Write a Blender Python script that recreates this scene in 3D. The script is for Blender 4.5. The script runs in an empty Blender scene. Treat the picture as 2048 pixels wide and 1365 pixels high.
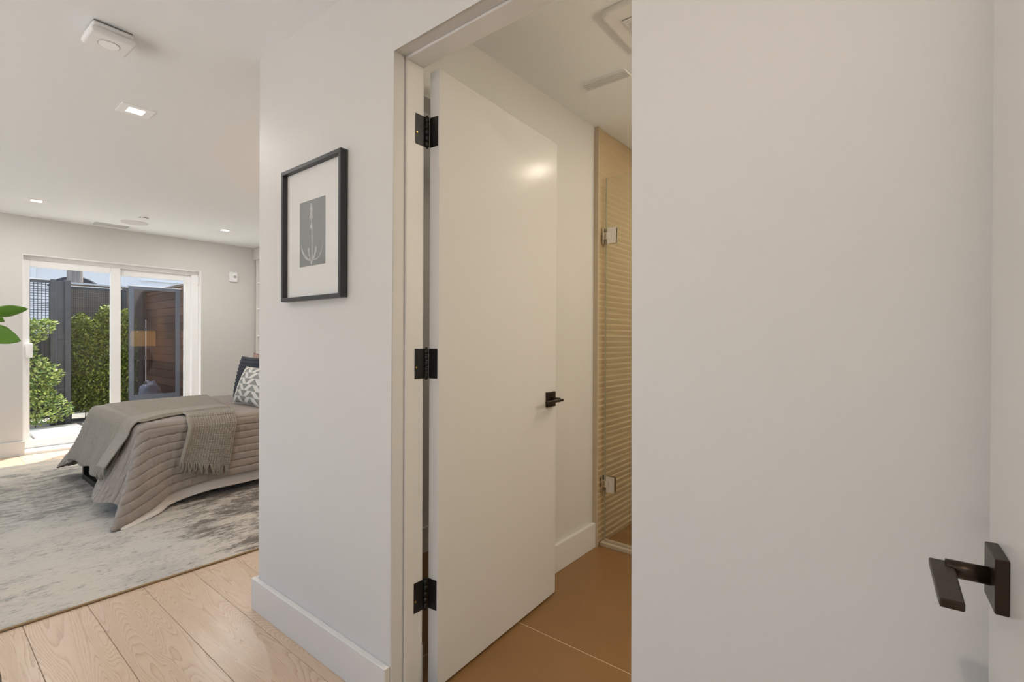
import bpy, bmesh, math, random
from mathutils import Vector, Matrix, noise
random.seed(7)
S = bpy.context.scene
COL = S.collection
PI = math.pi
# ------------------------------------------------------------------ camera
# world: X runs from the hall into the bathroom, Y runs along the hall to the window, Z up
PSI, PIT, ROL, FPX = 0.8929, -0.0041, 0.0044, 981.8
F = Vector((math.sin(PSI)*math.cos(PIT), math.cos(PSI)*math.cos(PIT), math.sin(PIT)))
R0 = Vector((math.cos(PSI), -math.sin(PSI), 0)); U0 = R0.cross(F)
RR = R0*math.cos(ROL)+U0*math.sin(ROL); UU = U0*math.cos(ROL)-R0*math.sin(ROL)
cam = bpy.data.cameras.new('camera'); co = bpy.data.objects.new('camera', cam); COL.objects.link(co)
cam.sensor_fit = 'HORIZONTAL'; cam.sensor_width = 36; cam.lens = FPX/2048*36; cam.clip_start = .02; cam.clip_end = 200
M = Matrix.Identity(4)
for i in range(3):
    M[i][0] = RR[i]; M[i][1] = UU[i]; M[i][2] = -F[i]
M[2][3] = 1.2
co.matrix_world = M
S.camera = co
# ------------------------------------------------------------------ sky, sun, exposure
SUN_EL, SUN_AZ = math.radians(63), math.radians(44)      # sun stands beyond the patio, to the right
w = bpy.data.worlds.new('sky'); S.world = w; w.use_nodes = True
nt = w.node_tree; nt.nodes.clear()
sky = nt.nodes.new('ShaderNodeTexSky'); sky.sky_type = 'NISHITA'; sky.sun_disc = False
sky.sun_elevation = SUN_EL; sky.sun_rotation = PI/2-SUN_AZ; sky.air_density = 1.0; sky.dust_density = 5.5; sky.ozone_density = .8
bg = nt.nodes.new('ShaderNodeBackground'); bg.inputs[1].default_value = .50
wo = nt.nodes.new('ShaderNodeOutputWorld'); nt.links.new(sky.outputs[0], bg.inputs[0]); nt.links.new(bg.outputs[0], wo.inputs[0])
sl = bpy.data.lights.new('sun', 'SUN'); sl.energy = 9; sl.angle = .009; sl.color = (1, .965, .91)
so = bpy.data.objects.new('sun', sl); COL.objects.link(so); so.location = (5, 12, 12)
sd = Vector((math.cos(SUN_EL)*math.cos(SUN_AZ), math.cos(SUN_EL)*math.sin(SUN_AZ), math.sin(SUN_EL)))
so.rotation_euler = sd.to_track_quat('Z', 'Y').to_euler()
S.view_settings.view_transform = 'Standard'; S.view_settings.look = 'None'
S.view_settings.gamma = 1; S.view_settings.use_curve_mapping = False
S.view_settings.exposure = 0.12
P_DOWN, P_BATH = 7.8, 14.0

# ------------------------------------------------------------------ helpers
def tag(o, label=None, cat=None, group=None, kind=None):
    if label: o['label'] = label
    if cat: o['category'] = cat
    if group: o['group'] = group
    if kind: o['kind'] = kind
    return o
def adopt(o, p):
    if p is not None:
        o.parent = p; o.matrix_parent_inverse = p.matrix_world.inverted()
def empty(name, loc, label=None, cat=None, group=None, kind=None):
    e = bpy.data.objects.new(name, None); COL.objects.link(e)
    e.location = loc; e.matrix_world = Matrix.Translation(loc); e.empty_display_size = .05
    return tag(e, label, cat, group, kind)
def link(name, me, mat, parent=None):
    o = bpy.data.objects.new(name, me); COL.objects.link(o)
    if mat is not None and not me.materials: me.materials.append(mat)
    adopt(o, parent); return o
def obj(name, bm, mat, parent=None, smooth=False):
    bmesh.ops.recalc_face_normals(bm, faces=bm.faces)
    me = bpy.data.meshes.new(name); bm.to_mesh(me); bm.free()
    if smooth:
        for p in me.polygons: p.use_smooth = True
    return link(name, me, mat, parent)
def raw(name, vs, fs, mat, parent=None, smooth=True):
    me = bpy.data.meshes.new(name); me.from_pydata([tuple(v) for v in vs], [], fs); me.update()
    if smooth:
        for p in me.polygons: p.use_smooth = True
    return link(name, me, mat, parent)
def addbox(bm, lo, hi, bev=0, seg=2, mtx=None):
    r = bmesh.ops.create_cube(bm, size=1)
    vs = r['verts']
    for v in vs:
        v.co = Vector([lo[i]+(v.co[i]+.5)*(hi[i]-lo[i]) for i in range(3)])
    if bev:
        es = list({e for v in vs for e in v.link_edges})
        rr = bmesh.ops.bevel(bm, geom=es, offset=bev, segments=seg, profile=.5, affect='EDGES')
        vs = [v for v in bm.verts if v.is_valid and v in set(rr['verts'])] or vs
    if mtx is not None:
        for v in {v for v in vs if v.is_valid}: v.co = mtx @ v.co
def box(name, lo, hi, mat, parent=None, bev=0, seg=2, mtx=None):
    bm = bmesh.new(); addbox(bm, lo, hi, bev, seg)
    if mtx is not None: bm.transform(mtx)
    return obj(name, bm, mat, parent)
def boxes(name, lst, mat, parent=None, bev=0, mtx=None):
    bm = bmesh.new()
    for lo, hi in lst: addbox(bm, lo, hi, bev)
    if mtx is not None: bm.transform(mtx)
    return obj(name, bm, mat, parent)
def addcyl(bm, a, b, r, seg=20, r2=None):
    a, b = Vector(a), Vector(b); d = b-a
    m = Matrix.Translation((a+b)/2) @ d.to_track_quat('Z', 'Y').to_matrix().to_4x4()
    bmesh.ops.create_cone(bm, cap_ends=True, segments=seg, radius1=r, radius2=r if r2 is None else r2, depth=d.length, matrix=m)
def cyl(name, a, b, r, mat, parent=None, seg=24, r2=None, bev=0):
    bm = bmesh.new(); addcyl(bm, a, b, r, seg, r2)
    if bev:
        es = [e for e in bm.edges if len(e.link_faces) == 2 and e.calc_face_angle() > 1]
        bmesh.ops.bevel(bm, geom=es, offset=bev, segments=3, profile=.5, affect='EDGES')
    o = obj(name, bm, mat, parent)
    for p in o.data.polygons: p.use_smooth = len(p.vertices) == 4
    return o
def lathe(name, prof, c, mat, parent=None, seg=40):
    vs, fs = [], []
    for r, z in prof:
        for k in range(seg):
            a = 2*PI*k/seg; vs.append((c[0]+r*math.cos(a), c[1]+r*math.sin(a), c[2]+z))
    for i in range(len(prof)-1):
        for k in range(seg):
            k2 = (k+1) % seg; fs.append((i*seg+k, i*seg+k2, (i+1)*seg+k2, (i+1)*seg+k))
    fs.append(tuple(range(seg))[::-1]); fs.append(tuple((len(prof)-1)*seg+k for k in range(seg)))
    return raw(name, vs, fs, mat, parent)
def tubeverts(vs, fs, pts, r, seg=6, taper=1.0):
    pts = [Vector(p) for p in pts]; base = len(vs); n = len(pts)
    for i, p in enumerate(pts):
        t = (pts[min(i+1, n-1)]-pts[max(i-1, 0)]).normalized()
        q = t.to_track_quat('Z', 'Y'); rr = r*(1+(taper-1)*i/max(1, n-1))
        for k in range(seg):
            a = 2*PI*k/seg; vs.append(p+q @ Vector((rr*math.cos(a), rr*math.sin(a), 0)))
    for i in range(n-1):
        for k in range(seg):
            k2 = (k+1) % seg; fs.append((base+i*seg+k, base+i*seg+k2, base+(i+1)*seg+k2, base+(i+1)*seg+k))
    fs.append(tuple(base+k for k in range(seg))[::-1]); fs.append(tuple(base+(n-1)*seg+k for k in range(seg)))
def tube(name, pts, r, mat, parent=None, seg=8, taper=1.0):
    vs, fs = [], []; tubeverts(vs, fs, pts, r, seg, taper); return raw(name, vs, fs, mat, parent)
def catmull(P, n):
    P = [Vector(p) for p in P]; out = []
    for i in range(len(P)-1):
        p0, p1, p2, p3 = P[max(i-1, 0)], P[i], P[i+1], P[min(i+2, len(P)-1)]
        for k in range(n):
            t = k/n
            out.append(.5*((2*p1)+(p2-p0)*t+(2*p0-5*p1+4*p2-p3)*t*t+(3*p1-p0-3*p2+p3)*t**3))
    out.append(P[-1]); return out
def grid(name, pts, nu, nv, mat, parent=None, smooth=True, uv=None):
    fs = [(i*nv+j, i*nv+j+1, (i+1)*nv+j+1, (i+1)*nv+j) for i in range(nu-1) for j in range(nv-1)]
    o = raw(name, pts, fs, mat, parent, smooth)
    if uv:
        l = o.data.uv_layers.new(name='UVMap')
        for lp in o.data.loops: l.data[lp.index].uv = uv[lp.vertex_index]
    return o
def solidify(o, t, off=-1):
    m = o.modifiers.new('thick', 'SOLIDIFY'); m.thickness = t; m.offset = off; return o
def copy_thing(src, parent=None):
    c = src.copy(); COL.objects.link(c); c.parent = parent
    for ch in src.children: copy_thing(ch, c)
    return c

# ------------------------------------------------------------------ materials
MT = {}
def mat(name, col, rough=.5, metal=0, var=0, vscale=6, bump=0, bscale=60, stretch=(1, 1, 1), spec=None, emit=None, estr=0, sheen=0, coat=0):
    m = bpy.data.materials.new(name); m.use_nodes = True; n = m.node_tree.nodes; L = m.node_tree.links
    b = n['Principled BSDF']; b.inputs['Base Color'].default_value = (*col, 1); b.inputs['Roughness'].default_value = rough
    b.inputs['Metallic'].default_value = metal
    if spec is not None: b.inputs['Specular IOR Level'].default_value = spec
    if sheen: b.inputs['Sheen Weight'].default_value = sheen
    if coat: b.inputs['Coat Weight'].default_value = coat
    if emit: b.inputs['Emission Color'].default_value = (*emit, 1); b.inputs['Emission Strength'].default_value = estr
    tc = n.new('ShaderNodeTexCoord'); mp = n.new('ShaderNodeMapping'); mp.inputs['Scale'].default_value = stretch
    L.new(tc.outputs['Object'], mp.inputs[0])
    if var:
        t = n.new('ShaderNodeTexNoise'); t.inputs['Scale'].default_value = vscale; t.inputs['Detail'].default_value = 5
        L.new(mp.outputs[0], t.inputs['Vector'])
        r = n.new('ShaderNodeValToRGB'); r.color_ramp.elements[0].position = .3; r.color_ramp.elements[1].position = .7
        r.color_ramp.elements[0].color = (*[c*(1-var) for c in col], 1); r.color_ramp.elements[1].color = (*[min(1, c*(1+var)) for c in col], 1)
        L.new(t.outputs['Fac'], r.inputs[0]); L.new(r.outputs[0], b.inputs['Base Color'])
    if bump:
        t = n.new('ShaderNodeTexNoise'); t.inputs['Scale'].default_value = bscale; t.inputs['Detail'].default_value = 3
        L.new(mp.outputs[0], t.inputs['Vector'])
        bp = n.new('ShaderNodeBump'); bp.inputs['Strength'].default_value = bump; bp.inputs['Distance'].default_value = .004
        L.new(t.outputs['Fac'], bp.inputs['Height']); L.new(bp.outputs[0], b.inputs['Normal'])
    MT[name] = m; return m
def N(m, t, **kw):
    x = m.node_tree.nodes.new(t)
    for k, v in kw.items(): setattr(x, k, v)
    return x
def math_node(m, op, a, b=None, c=None):
    x = N(m, 'ShaderNodeMath', operation=op)
    for i, v in enumerate((a, b, c)):
        if v is None: continue
        if isinstance(v, (int, float)): x.inputs[i].default_value = v
        else: m.node_tree.links.new(v, x.inputs[i])
    return x.outputs[0]
def ramp(m, fac, stops):
    r = N(m, 'ShaderNodeValToRGB'); e = r.color_ramp.elements
    while len(e) < len(stops): e.new(.5)
    for k, (p, c) in enumerate(stops): e[k].position = p; e[k].color = (*c, 1)
    m.node_tree.links.new(fac, r.inputs[0]); return r.outputs[0]
def mixc(m, fac, a, b):
    x = N(m, 'ShaderNodeMix', data_type='RGBA'); L = m.node_tree.links
    if isinstance(fac, (int, float)): x.inputs[0].default_value = fac
    else: L.new(fac, x.inputs[0])
    for i, v in ((6, a), (7, b)):
        if isinstance(v, tuple): x.inputs[i].default_value = (*v, 1)
        else: L.new(v, x.inputs[i])
    return x.outputs[2]

mat('wall_paint', (.655, .638, .607), .55, var=.012, vscale=1.5, bump=.05, bscale=220)
mat('ceiling_paint', (.865, .892, .892), .8, bump=.04, bscale=200)
mat('trim_paint', (.70, .68, .645), .35)
mat('door_paint', (.66, .645, .62), .22, spec=.09)
mat('white_plastic', (.82, .82, .81), .35)
mat('grey_plastic', (.45, .45, .45), .4)
mat('vinyl', (.92, .925, .925), .3)
mat('black_metal', (.012, .011, .011), .38, metal=.3)
mat('bronze', (.045, .030, .020), .38, metal=.75, var=.15, vscale=30)
mat('brass', (.55, .38, .12), .35, metal=1)
mat('chrome', (.75, .72, .68), .12, metal=1)
mat('dark_gap', (.03, .025, .02), .8)
mat('picture_black', (.03, .032, .033), .42, var=.1, vscale=40)
mat('mat_board', (.80, .79, .75), .8)
mat('print_grey', (.255, .265, .26), .7, var=.06, vscale=12)
mat('print_white', (.50, .50, .48), .7, var=.25, vscale=60)
mat('grout', (.70, .56, .40), .8)
mat('bath_tile', (.245, .127, .047), .42, var=.07, vscale=3, bump=.04, bscale=30)
mat('shower_tile', (.47, .36, .215), .45, var=.03, vscale=5)
mat('shower_curb', (.50, .41, .29), .45, var=.05, vscale=8)
mat('sheet_white', (.72, .69, .65), .8, bump=.2, bscale=14)
mat('mattress', (.75, .74, .72), .85, bump=.1)
mat('knit', (.285, .255, .21), .95, var=.08, vscale=40, bump=.35, bscale=260, sheen=.15)
mat('navy_velvet', (.008, .013, .028), .8, sheen=.04, var=.2, vscale=20)
mat('lamp_amber', (.8, .55, .25), .8, emit=(1, .55, .2), estr=2.2)
mat('lamp_body', (.06, .07, .09), .15)
mat('walnut', (.12, .07, .045), .45, var=.25, vscale=8, stretch=(1, 6, 6))
mat('black_leather', (.012, .012, .013), .45, bump=.2, bscale=90)
mat('pot_black', (.02, .02, .02), .5)
mat('soil', (.03, .02, .014), .95, bump=.6, bscale=60)
mat('bark', (.10, .07, .045), .9, var=.3, vscale=20, bump=.4, bscale=40)
mat('concrete', (.72, .71, .68), .85, var=.06, vscale=6, bump=.1, bscale=80)
mat('patio_ground', (.20, .19, .17), .95, var=.2, vscale=10, bump=.4, bscale=50)
mat('fence_metal', (.055, .060, .067), .5, var=.2, vscale=14)
mat('screen_mesh', (.05, .055, .06), .6)
mat('cap_metal', (.55, .55, .55), .4)
mat('neighbour_wood', (.20, .15, .10), .8, var=.2, vscale=9, stretch=(1, 1, 6))
mat('stucco', (.90, .90, .88), .9, var=.02, vscale=3)
mat('arch_glass', (.05, .06, .10), .15)
mat('pole_wood', (.30, .27, .235), .9, var=.3, vscale=14, stretch=(3, 3, .25), bump=.4, bscale=30)
mat('bag', (.62, .64, .66), .35, bump=.3, bscale=20)
mat('downlight_lens', (1, 1, 1), .5, emit=(1, .98, .95), estr=6)
mat('speaker_mesh', (.66, .665, .655), .7)
mat('lamp_trim', (.95, .95, .94), .4)
mat('vent_dark', (.25, .24, .22), .7)
mat('stem_green', (.10, .13, .04), .7)

def glassmat(name, tint=(1, 1, 1), ior=1.45, rough=0.0):
    m = bpy.data.materials.new(name); m.use_nodes = True; n = m.node_tree.nodes; L = m.node_tree.links; n.clear()
    o = n.new('ShaderNodeOutputMaterial'); mx = n.new('ShaderNodeMixShader'); tr = n.new('ShaderNodeBsdfTransparent')
    g = n.new('ShaderNodeBsdfGlossy'); fr = n.new('ShaderNodeFresnel'); fr.inputs['IOR'].default_value = ior
    tr.inputs[0].default_value = (*tint, 1); g.inputs['Roughness'].default_value = rough
    # same reflectance on the way in and on the way out of the pane
    ge = n.new('ShaderNodeNewGeometry'); io = n.new('ShaderNodeMix'); io.data_type = 'FLOAT'
    io.inputs[2].default_value = ior; io.inputs[3].default_value = 1/ior
    L.new(ge.outputs['Backfacing'], io.inputs[0]); L.new(io.outputs[0], fr.inputs['IOR'])
    L.new(fr.outputs[0], mx.inputs[0]); L.new(tr.outputs[0], mx.inputs[1]); L.new(g.outputs[0], mx.inputs[2]); L.new(mx.outputs[0], o.inputs[0])
    MT[name] = m; return m
glassmat('window_glass', (.97, .985, .98)); glassmat('shower_glass', (.97, .985, .97)); glassmat('smoked_glass', (.62, .63, .68), 1.6); glassmat('picture_glass', (1, 1, 1), 1.3)

def oak():
    m = mat('oak', (.6, .45, .33), .27, spec=.65); L = m.node_tree.links; b = m.node_tree.nodes['Principled BSDF']
    tc = N(m, 'ShaderNodeTexCoord'); oi = N(m, 'ShaderNodeObjectInfo')
    sc = math_node(m, 'MULTIPLY', oi.outputs['Random'], 40.0)
    add = N(m, 'ShaderNodeVectorMath', operation='ADD'); cmb = N(m, 'ShaderNodeCombineXYZ')
    L.new(sc, cmb.inputs[1]); sx = math_node(m, 'MULTIPLY', math_node(m, 'SUBTRACT', oi.outputs['Random'], .5), .13); L.new(sx, cmb.inputs[0])
    L.new(tc.outputs['Object'], add.inputs[0]); L.new(cmb.outputs[0], add.inputs[1])
    mp = N(m, 'ShaderNodeMapping'); mp.inputs['Scale'].default_value = (1, .09, 1); L.new(add.outputs[0], mp.inputs[0])
    # cathedral figure: rings of a slow noise field stretched along the board
    n1 = N(m, 'ShaderNodeTexNoise'); n1.inputs['Scale'].default_value = 6.5; n1.inputs['Detail'].default_value = 1.5; n1.inputs['Distortion'].default_value = .5
    L.new(mp.outputs[0], n1.inputs['Vector'])
    rings = math_node(m, 'FRACT', math_node(m, 'MULTIPLY', n1.outputs['Fac'], 64))
    line = math_node(m, 'POWER', rings, 2.2)
    n2 = N(m, 'ShaderNodeTexNoise'); n2.inputs['Scale'].default_value = 240; n2.inputs['Detail'].default_value = 3
    mp2 = N(m, 'ShaderNodeMapping'); mp2.inputs['Scale'].default_value = (1, .05, 1); L.new(add.outputs[0], mp2.inputs[0]); L.new(mp2.outputs[0], n2.inputs['Vector'])
    f = math_node(m, 'ADD', math_node(m, 'MULTIPLY', line, .42), math_node(m, 'MULTIPLY', n2.outputs['Fac'], .58))
    c = ramp(m, f, [(.15, (.66, .51, .375)), (.5, (.59, .44, .31)), (.9, (.40, .275, .185))])
    tint = ramp(m, oi.outputs['Random'], [(0, (.93, .93, .93)), (1, (1.0, .99, .97))])
    mm = N(m, 'ShaderNodeMix', data_type='RGBA', blend_type='MULTIPLY'); mm.inputs[0].default_value = 1
    L.new(c, mm.inputs[6]); L.new(tint, mm.inputs[7]); L.new(mm.outputs[2], b.inputs['Base Color'])
    bp = N(m, 'ShaderNodeBump'); bp.inputs['Strength'].default_value = .12; bp.inputs['Distance'].default_value = .002
    L.new(f, bp.inputs['Height']); L.new(bp.outputs[0], b.inputs['Normal'])
oak()
def rugmat():
    m = mat('rug', (.5, .47, .42), .95, sheen=.1); L = m.node_tree.links; b = m.node_tree.nodes['Principled BSDF']
    tc = N(m, 'ShaderNodeTexCoord'); sp = N(m, 'ShaderNodeSeparateXYZ'); L.new(tc.outputs['Object'], sp.inputs[0])
    def nz(scale, st, det=6, rough=.6, dist=0):
        mp = N(m, 'ShaderNodeMapping'); mp.inputs['Scale'].default_value = st; L.new(tc.outputs['Object'], mp.inputs[0])
        n = N(m, 'ShaderNodeTexNoise'); n.inputs['Scale'].default_value = scale; n.inputs['Detail'].default_value = det; n.inputs['Roughness'].default_value = rough; n.inputs['Distortion'].default_value = dist
        L.new(mp.outputs[0], n.inputs['Vector']); return n.outputs['Fac']
    big = nz(1.6, (1, 1, 1), 3); streak = nz(6.5, (.45, 1.15, 1), 9, .72, .3); fine = nz(46, (.5, 1, 1), 4, .75); tone = nz(.9, (1, 1, 1), 2)
    def ss(v, a, c):
        x = N(m, 'ShaderNodeMapRange', interpolation_type='SMOOTHSTEP'); L.new(v, x.inputs[0]); x.inputs[1].default_value = a; x.inputs[2].default_value = c; return x.outputs[0]
    bx = math_node(m, 'ADD', sp.outputs[0], math_node(m, 'MULTIPLY', math_node(m, 'SUBTRACT', big, .5), .9))
    by = math_node(m, 'ADD', sp.outputs[1], math_node(m, 'MULTIPLY', math_node(m, 'SUBTRACT', big, .5), 1.4))
    # distressed field by the near right corner and across the far half; worn-out pale centre
    zone1 = math_node(m, 'MULTIPLY', ss(bx, .9, 1.25), math_node(m, 'SUBTRACT', 1, ss(by, 4.6, 5.2)))
    zone2 = math_node(m, 'MULTIPLY', ss(by, 4.15, 4.5), math_node(m, 'SUBTRACT', 1, ss(by, 5.75, 6.1)))
    zone = math_node(m, 'MAXIMUM', zone1, zone2)
    thr = math_node(m, 'SUBTRACT', math_node(m, 'ADD', streak, math_node(m, 'MULTIPLY', zone, .135)), .575)
    dark = ss(math_node(m, 'ADD', thr, math_node(m, 'MULTIPLY', math_node(m, 'SUBTRACT', fine, .5), .62)), -.03, .17)
    base = ramp(m, tone, [(.35, (.52, .50, .445)), (.65, (.59, .53, .435))])
    base = mixc(m, math_node(m, 'MULTIPLY', fine, .6), base, (.40, .375, .33))
    fleck = nz(70, (.4, 1, 1), 3, .7); patch = nz(5, (.6, 1, 1), 6, .65)
    base = mixc(m, math_node(m, 'MULTIPLY', ss(fleck, .55, .66), ss(patch, .36, .58)), base, (.21, .195, .17))
    base = mixc(m, math_node(m, 'MULTIPLY', ss(patch, .48, .62), .45), base, (.35, .335, .305))
    darkc = mixc(m, zone1, (.215, .21, .185), (.135, .112, .088))
    L.new(mixc(m, dark, base, darkc), b.inputs['Base Color'])
    bp = N(m, 'ShaderNodeBump'); bp.inputs['Strength'].default_value = .3; bp.inputs['Distance'].default_value = .003
    L.new(fine, bp.inputs['Height']); L.new(bp.outputs[0], b.inputs['Normal'])
rugmat()
mat('rug_edge', (.36, .25, .13), .9, bump=.3, bscale=200)
def quiltmat():
    m = mat('quilt', (.26, .218, .183), .75, sheen=.35, var=.07, vscale=9, bump=.15, bscale=120)
quiltmat()
def chevron_mat():
    m = mat('chevron_cotton', (.7, .68, .63), .9, bump=.15, bscale=200); L = m.node_tree.links; b = m.node_tree.nodes['Principled BSDF']
    uv = N(m, 'ShaderNodeUVMap'); sp = N(m, 'ShaderNodeSeparateXYZ'); L.new(uv.outputs[0], sp.inputs[0])
    y = math_node(m, 'MULTIPLY', sp.outputs[1], 6); row = math_node(m, 'FLOOR', y); fy = math_node(m, 'FRACT', y)
    x = math_node(m, 'MULTIPLY', sp.outputs[0], 2.0)
    col = math_node(m, 'MODULO', math_node(m, 'FLOOR', math_node(m, 'MULTIPLY', x, 2)), 2)
    sh = math_node(m, 'ADD', math_node(m, 'MULTIPLY', math_node(m, 'SUBTRACT', 1, col), math_node(m, 'SUBTRACT', 1, fy)), math_node(m, 'MULTIPLY', col, fy))
    tx = math_node(m, 'FRACT', math_node(m, 'ADD', math_node(m, 'MULTIPLY', x, 2), math_node(m, 'MULTIPLY', sh, .55)))
    g = math_node(m, 'LESS_THAN', tx, .5)
    L.new(mixc(m, g, (.70, .675, .63), (.27, .275, .255)), b.inputs['Base Color'])
chevron_mat()
def terra_mat():
    m = mat('terracotta_stripe', (.3, .12, .08), .9, bump=.2, bscale=150); L = m.node_tree.links; b = m.node_tree.nodes['Principled BSDF']
    uv = N(m, 'ShaderNodeUVMap'); sp = N(m, 'ShaderNodeSeparateXYZ'); L.new(uv.outputs[0], sp.inputs[0])
    z = math_node(m, 'ABSOLUTE', math_node(m, 'SUBTRACT', math_node(m, 'FRACT', math_node(m, 'MULTIPLY', sp.outputs[0], 3)), .5))
    t = math_node(m, 'FRACT', math_node(m, 'ADD', math_node(m, 'MULTIPLY', sp.outputs[1], 14), math_node(m, 'MULTIPLY', z, 7)))
    L.new(mixc(m, math_node(m, 'LESS_THAN', t, .62), (.52, .42, .36), (.20, .085, .06)), b.inputs['Base Color'])
terra_mat()
def leafmat(name, c1, c2, rough=.45):
    m = mat(name, c1, rough); L = m.node_tree.links; b = m.node_tree.nodes['Principled BSDF']
    g = N(m, 'ShaderNodeNewGeometry')
    L.new(ramp(m, g.outputs['Random Per Island'], [(0, c1), (.6, c2), (1, tuple(min(1, c*1.5) for c in c2))]), b.inputs['Base Color'])
    b.inputs['Transmission Weight'].default_value = 0
    b.inputs['Subsurface Weight'].default_value = 0
leafmat('hedge_leaf', (.045, .09, .014), (.21, .25, .04)); leafmat('shrub_leaf', (.10, .20, .05), (.30, .36, .10))
leafmat('fig_leaf', (.05, .15, .015), (.12, .28, .03), .35)
def woodwall(name, col):
    m = mat(name, col, .7); L = m.node_tree.links; b = m.node_tree.nodes['Principled BSDF']
    tc = N(m, 'ShaderNodeTexCoord'); oi = N(m, 'ShaderNodeObjectInfo'); mp = N(m, 'ShaderNodeMapping'); mp.inputs['Scale'].default_value = (1, .25, 3)
    L.new(tc.outputs['Object'], mp.inputs[0]); n = N(m, 'ShaderNodeTexNoise'); n.inputs['Scale'].default_value = 8; n.inputs['Detail'].default_value = 5
    L.new(mp.outputs[0], n.inputs['Vector'])
    f = math_node(m, 'ADD', math_node(m, 'MULTIPLY', n.outputs['Fac'], .6), math_node(m, 'MULTIPLY', oi.outputs['Random'], .4))
    L.new(ramp(m, f, [(.25, tuple(c*.55 for c in col)), (.5, col), (.8, tuple(c*1.5 for c in col))]), b.inputs['Base Color'])
woodwall('redwood', (.27, .135, .075))

# ------------------------------------------------------------------ the setting
C, WT = .99, .12                 # hall wall: face and thickness
UC, U2, CE, XR = 2.2375, 6.964, 2.424, 3.06
XL, YB = -2.3, -1.6
E1, E0, EH = 1.2955, .463, 2.131  # bathroom opening in the hall wall
WM, TM = MT['wall_paint'], MT['trim_paint']
def st(o): o['kind'] = 'structure'; return o

# floors
floor = st(box('floor', (XL-.1, YB-.1, -.15), (XR+.1, U2+.22, -.012), MT['dark_gap']))
bm = bmesh.new(); PW = .2065
addbox(bm, (-PW/2+.0006, -1.0995, -.012), (PW/2-.0006, 1.0995, 0), .0012, 1)
bmesh.ops.recalc_face_normals(bm, faces=bm.faces)
pm = bpy.data.meshes.new('plank'); bm.to_mesh(pm); bm.free(); pm.materials.append(MT['oak'])
short = {}
x = .312-PW/2-PW*13; k = 0
while x < XR+.1:
    off = [.95, 1.25, 1.6, 1.05, 1.45][k % 5]; y = YB-.6-off
    while y < U2+.1:
        a, b2 = max(y, YB), min(y+2.2, U2+.1)
        if x < C+.05 or b2 > UC-.1:
            if x > C+.05: a = max(a, UC-.1)
            if b2-a > .05 and not (a > 3.0 and b2 < 6.2):
                key = round(b2-a, 3)
                if key not in short:
                    if abs(key-2.2) < .002: short[key] = pm
                    else:
                        q = bmesh.new(); addbox(q, (-PW/2+.0006, -key/2+.0005, -.012), (PW/2-.0006, key/2-.0005, 0), .0012, 1)
                        bmesh.ops.recalc_face_normals(q, faces=q.faces)
                        me = bpy.data.meshes.new('plank'); q.to_mesh(me); q.free(); me.materials.append(MT['oak']); short[key] = me
                o = bpy.data.objects.new('plank', short[key]); COL.objects.link(o); o.location = (x, (a+b2)/2, 0); o.parent = floor
        y += 2.2
    x += PW; k += 1
# bathroom floor, tiles with light joints
BX1, BY0, BY1 = 3.75, -.7, 1.415
bfloor = st(box('floor_bathroom', (C+.09, BY0-.05, -.15), (BX1, BY1+.02, -.0007), MT['grout']))
box('tile', (C+.1, BY1+.0014, -.012), (1.965, UC-.12, 0), MT['bath_tile'], bfloor, .0006, 1)
box('tile_bed', (C+.1, BY1+.02, -.15), (1.965, UC-.12, -.011), MT['grout'], bfloor)
for (x0, x1) in ((C+.1, 1.637), (1.637, 2.837), (2.837, BX1)):
    for (y0, y1) in ((-.46, .14), (.14, .74), (.74, BY1)):
        box('tile', (x0+.0014, y0+.0014, -.012), (x1-.0014, y1-.0014, 0), MT['bath_tile'], bfloor, .0006, 1)
st(box('trim_1', (C+.06, E0, -.003), (C+.1, E1, .0045), MT['bronze'])); 
# ceiling over everything
st(box('ceiling', (XL-.1, YB-.1, CE), (BX1+.1, U2+.1, CE+.12), MT['ceiling_paint']))

def prism(name, poly, ax, lo, hi, mt, parent=None, bev=0, sel=None):
    """extrude a polygon given in the two other axes along axis ax"""
    bm = bmesh.new(); vs = []
    for a in (lo, hi):
        for p in poly:
            c = [p[0], p[1]]; c.insert(ax, a); vs.append(bm.verts.new(c))
    n = len(poly)
    bm.faces.new(vs[:n]); bm.faces.new(vs[n:][::-1])
    for i in range(n): bm.faces.new((vs[i], vs[(i+1) % n], vs[n+(i+1) % n], vs[n+i]))
    if bev:
        es = [e for e in bm.edges if sel is None or sel(e)]
        bmesh.ops.bevel(bm, geom=es, offset=bev, segments=4, profile=.5, affect='EDGES')
    return obj(name, bm, mt, parent)
def onfront(e):
    a, b = e.verts
    if abs(a.co.x-C) < 1e-5 and abs(b.co.x-C) < 1e-5:
        for u in (E0, E1):
            if abs(a.co.y-u) < 1e-5 and abs(b.co.y-u) < 1e-5: return True
        if abs(a.co.z-EH) < 1e-5 and abs(b.co.z-EH) < 1e-5: return True
        if abs(a.co.y-UC) < 1e-5 and abs(b.co.y-UC) < 1e-5: return True
    return False
st(prism('wall_hall', [(UC, -.01), (UC, CE+.01), (YB, CE+.01), (YB, -.01), (E0, -.01), (E0, EH), (E1, EH), (E1, -.01)], 0, C, C+WT, WM, None, .007, onfront))
st(box('wall_closet', (C+.05, UC-.12, -.01), (XR, UC, CE+.01), WM))
RCX = 1.965
st(box('wall_bathroom_recess', (RCX, BY1+.1, -.01), (RCX+.1, UC-.12, CE+.01), WM))
st(prism('wall_bathroom_left', [(C+WT, 2.11), (C+WT, CE+.01), (BX1, CE+.01), (BX1, -.01), (RCX, -.01), (RCX, 2.11)], 1, BY1, BY1+.1, WM))
st(box('ceiling_recess', (C+WT, BY1+.1, 2.11), (RCX, UC-.12, 2.2), MT['ceiling_paint']))
st(box('wall_bathroom_back', (BX1, BY0, -.01), (BX1+.1, BY1+.1, CE+.01), MT['shower_tile']))
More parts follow.
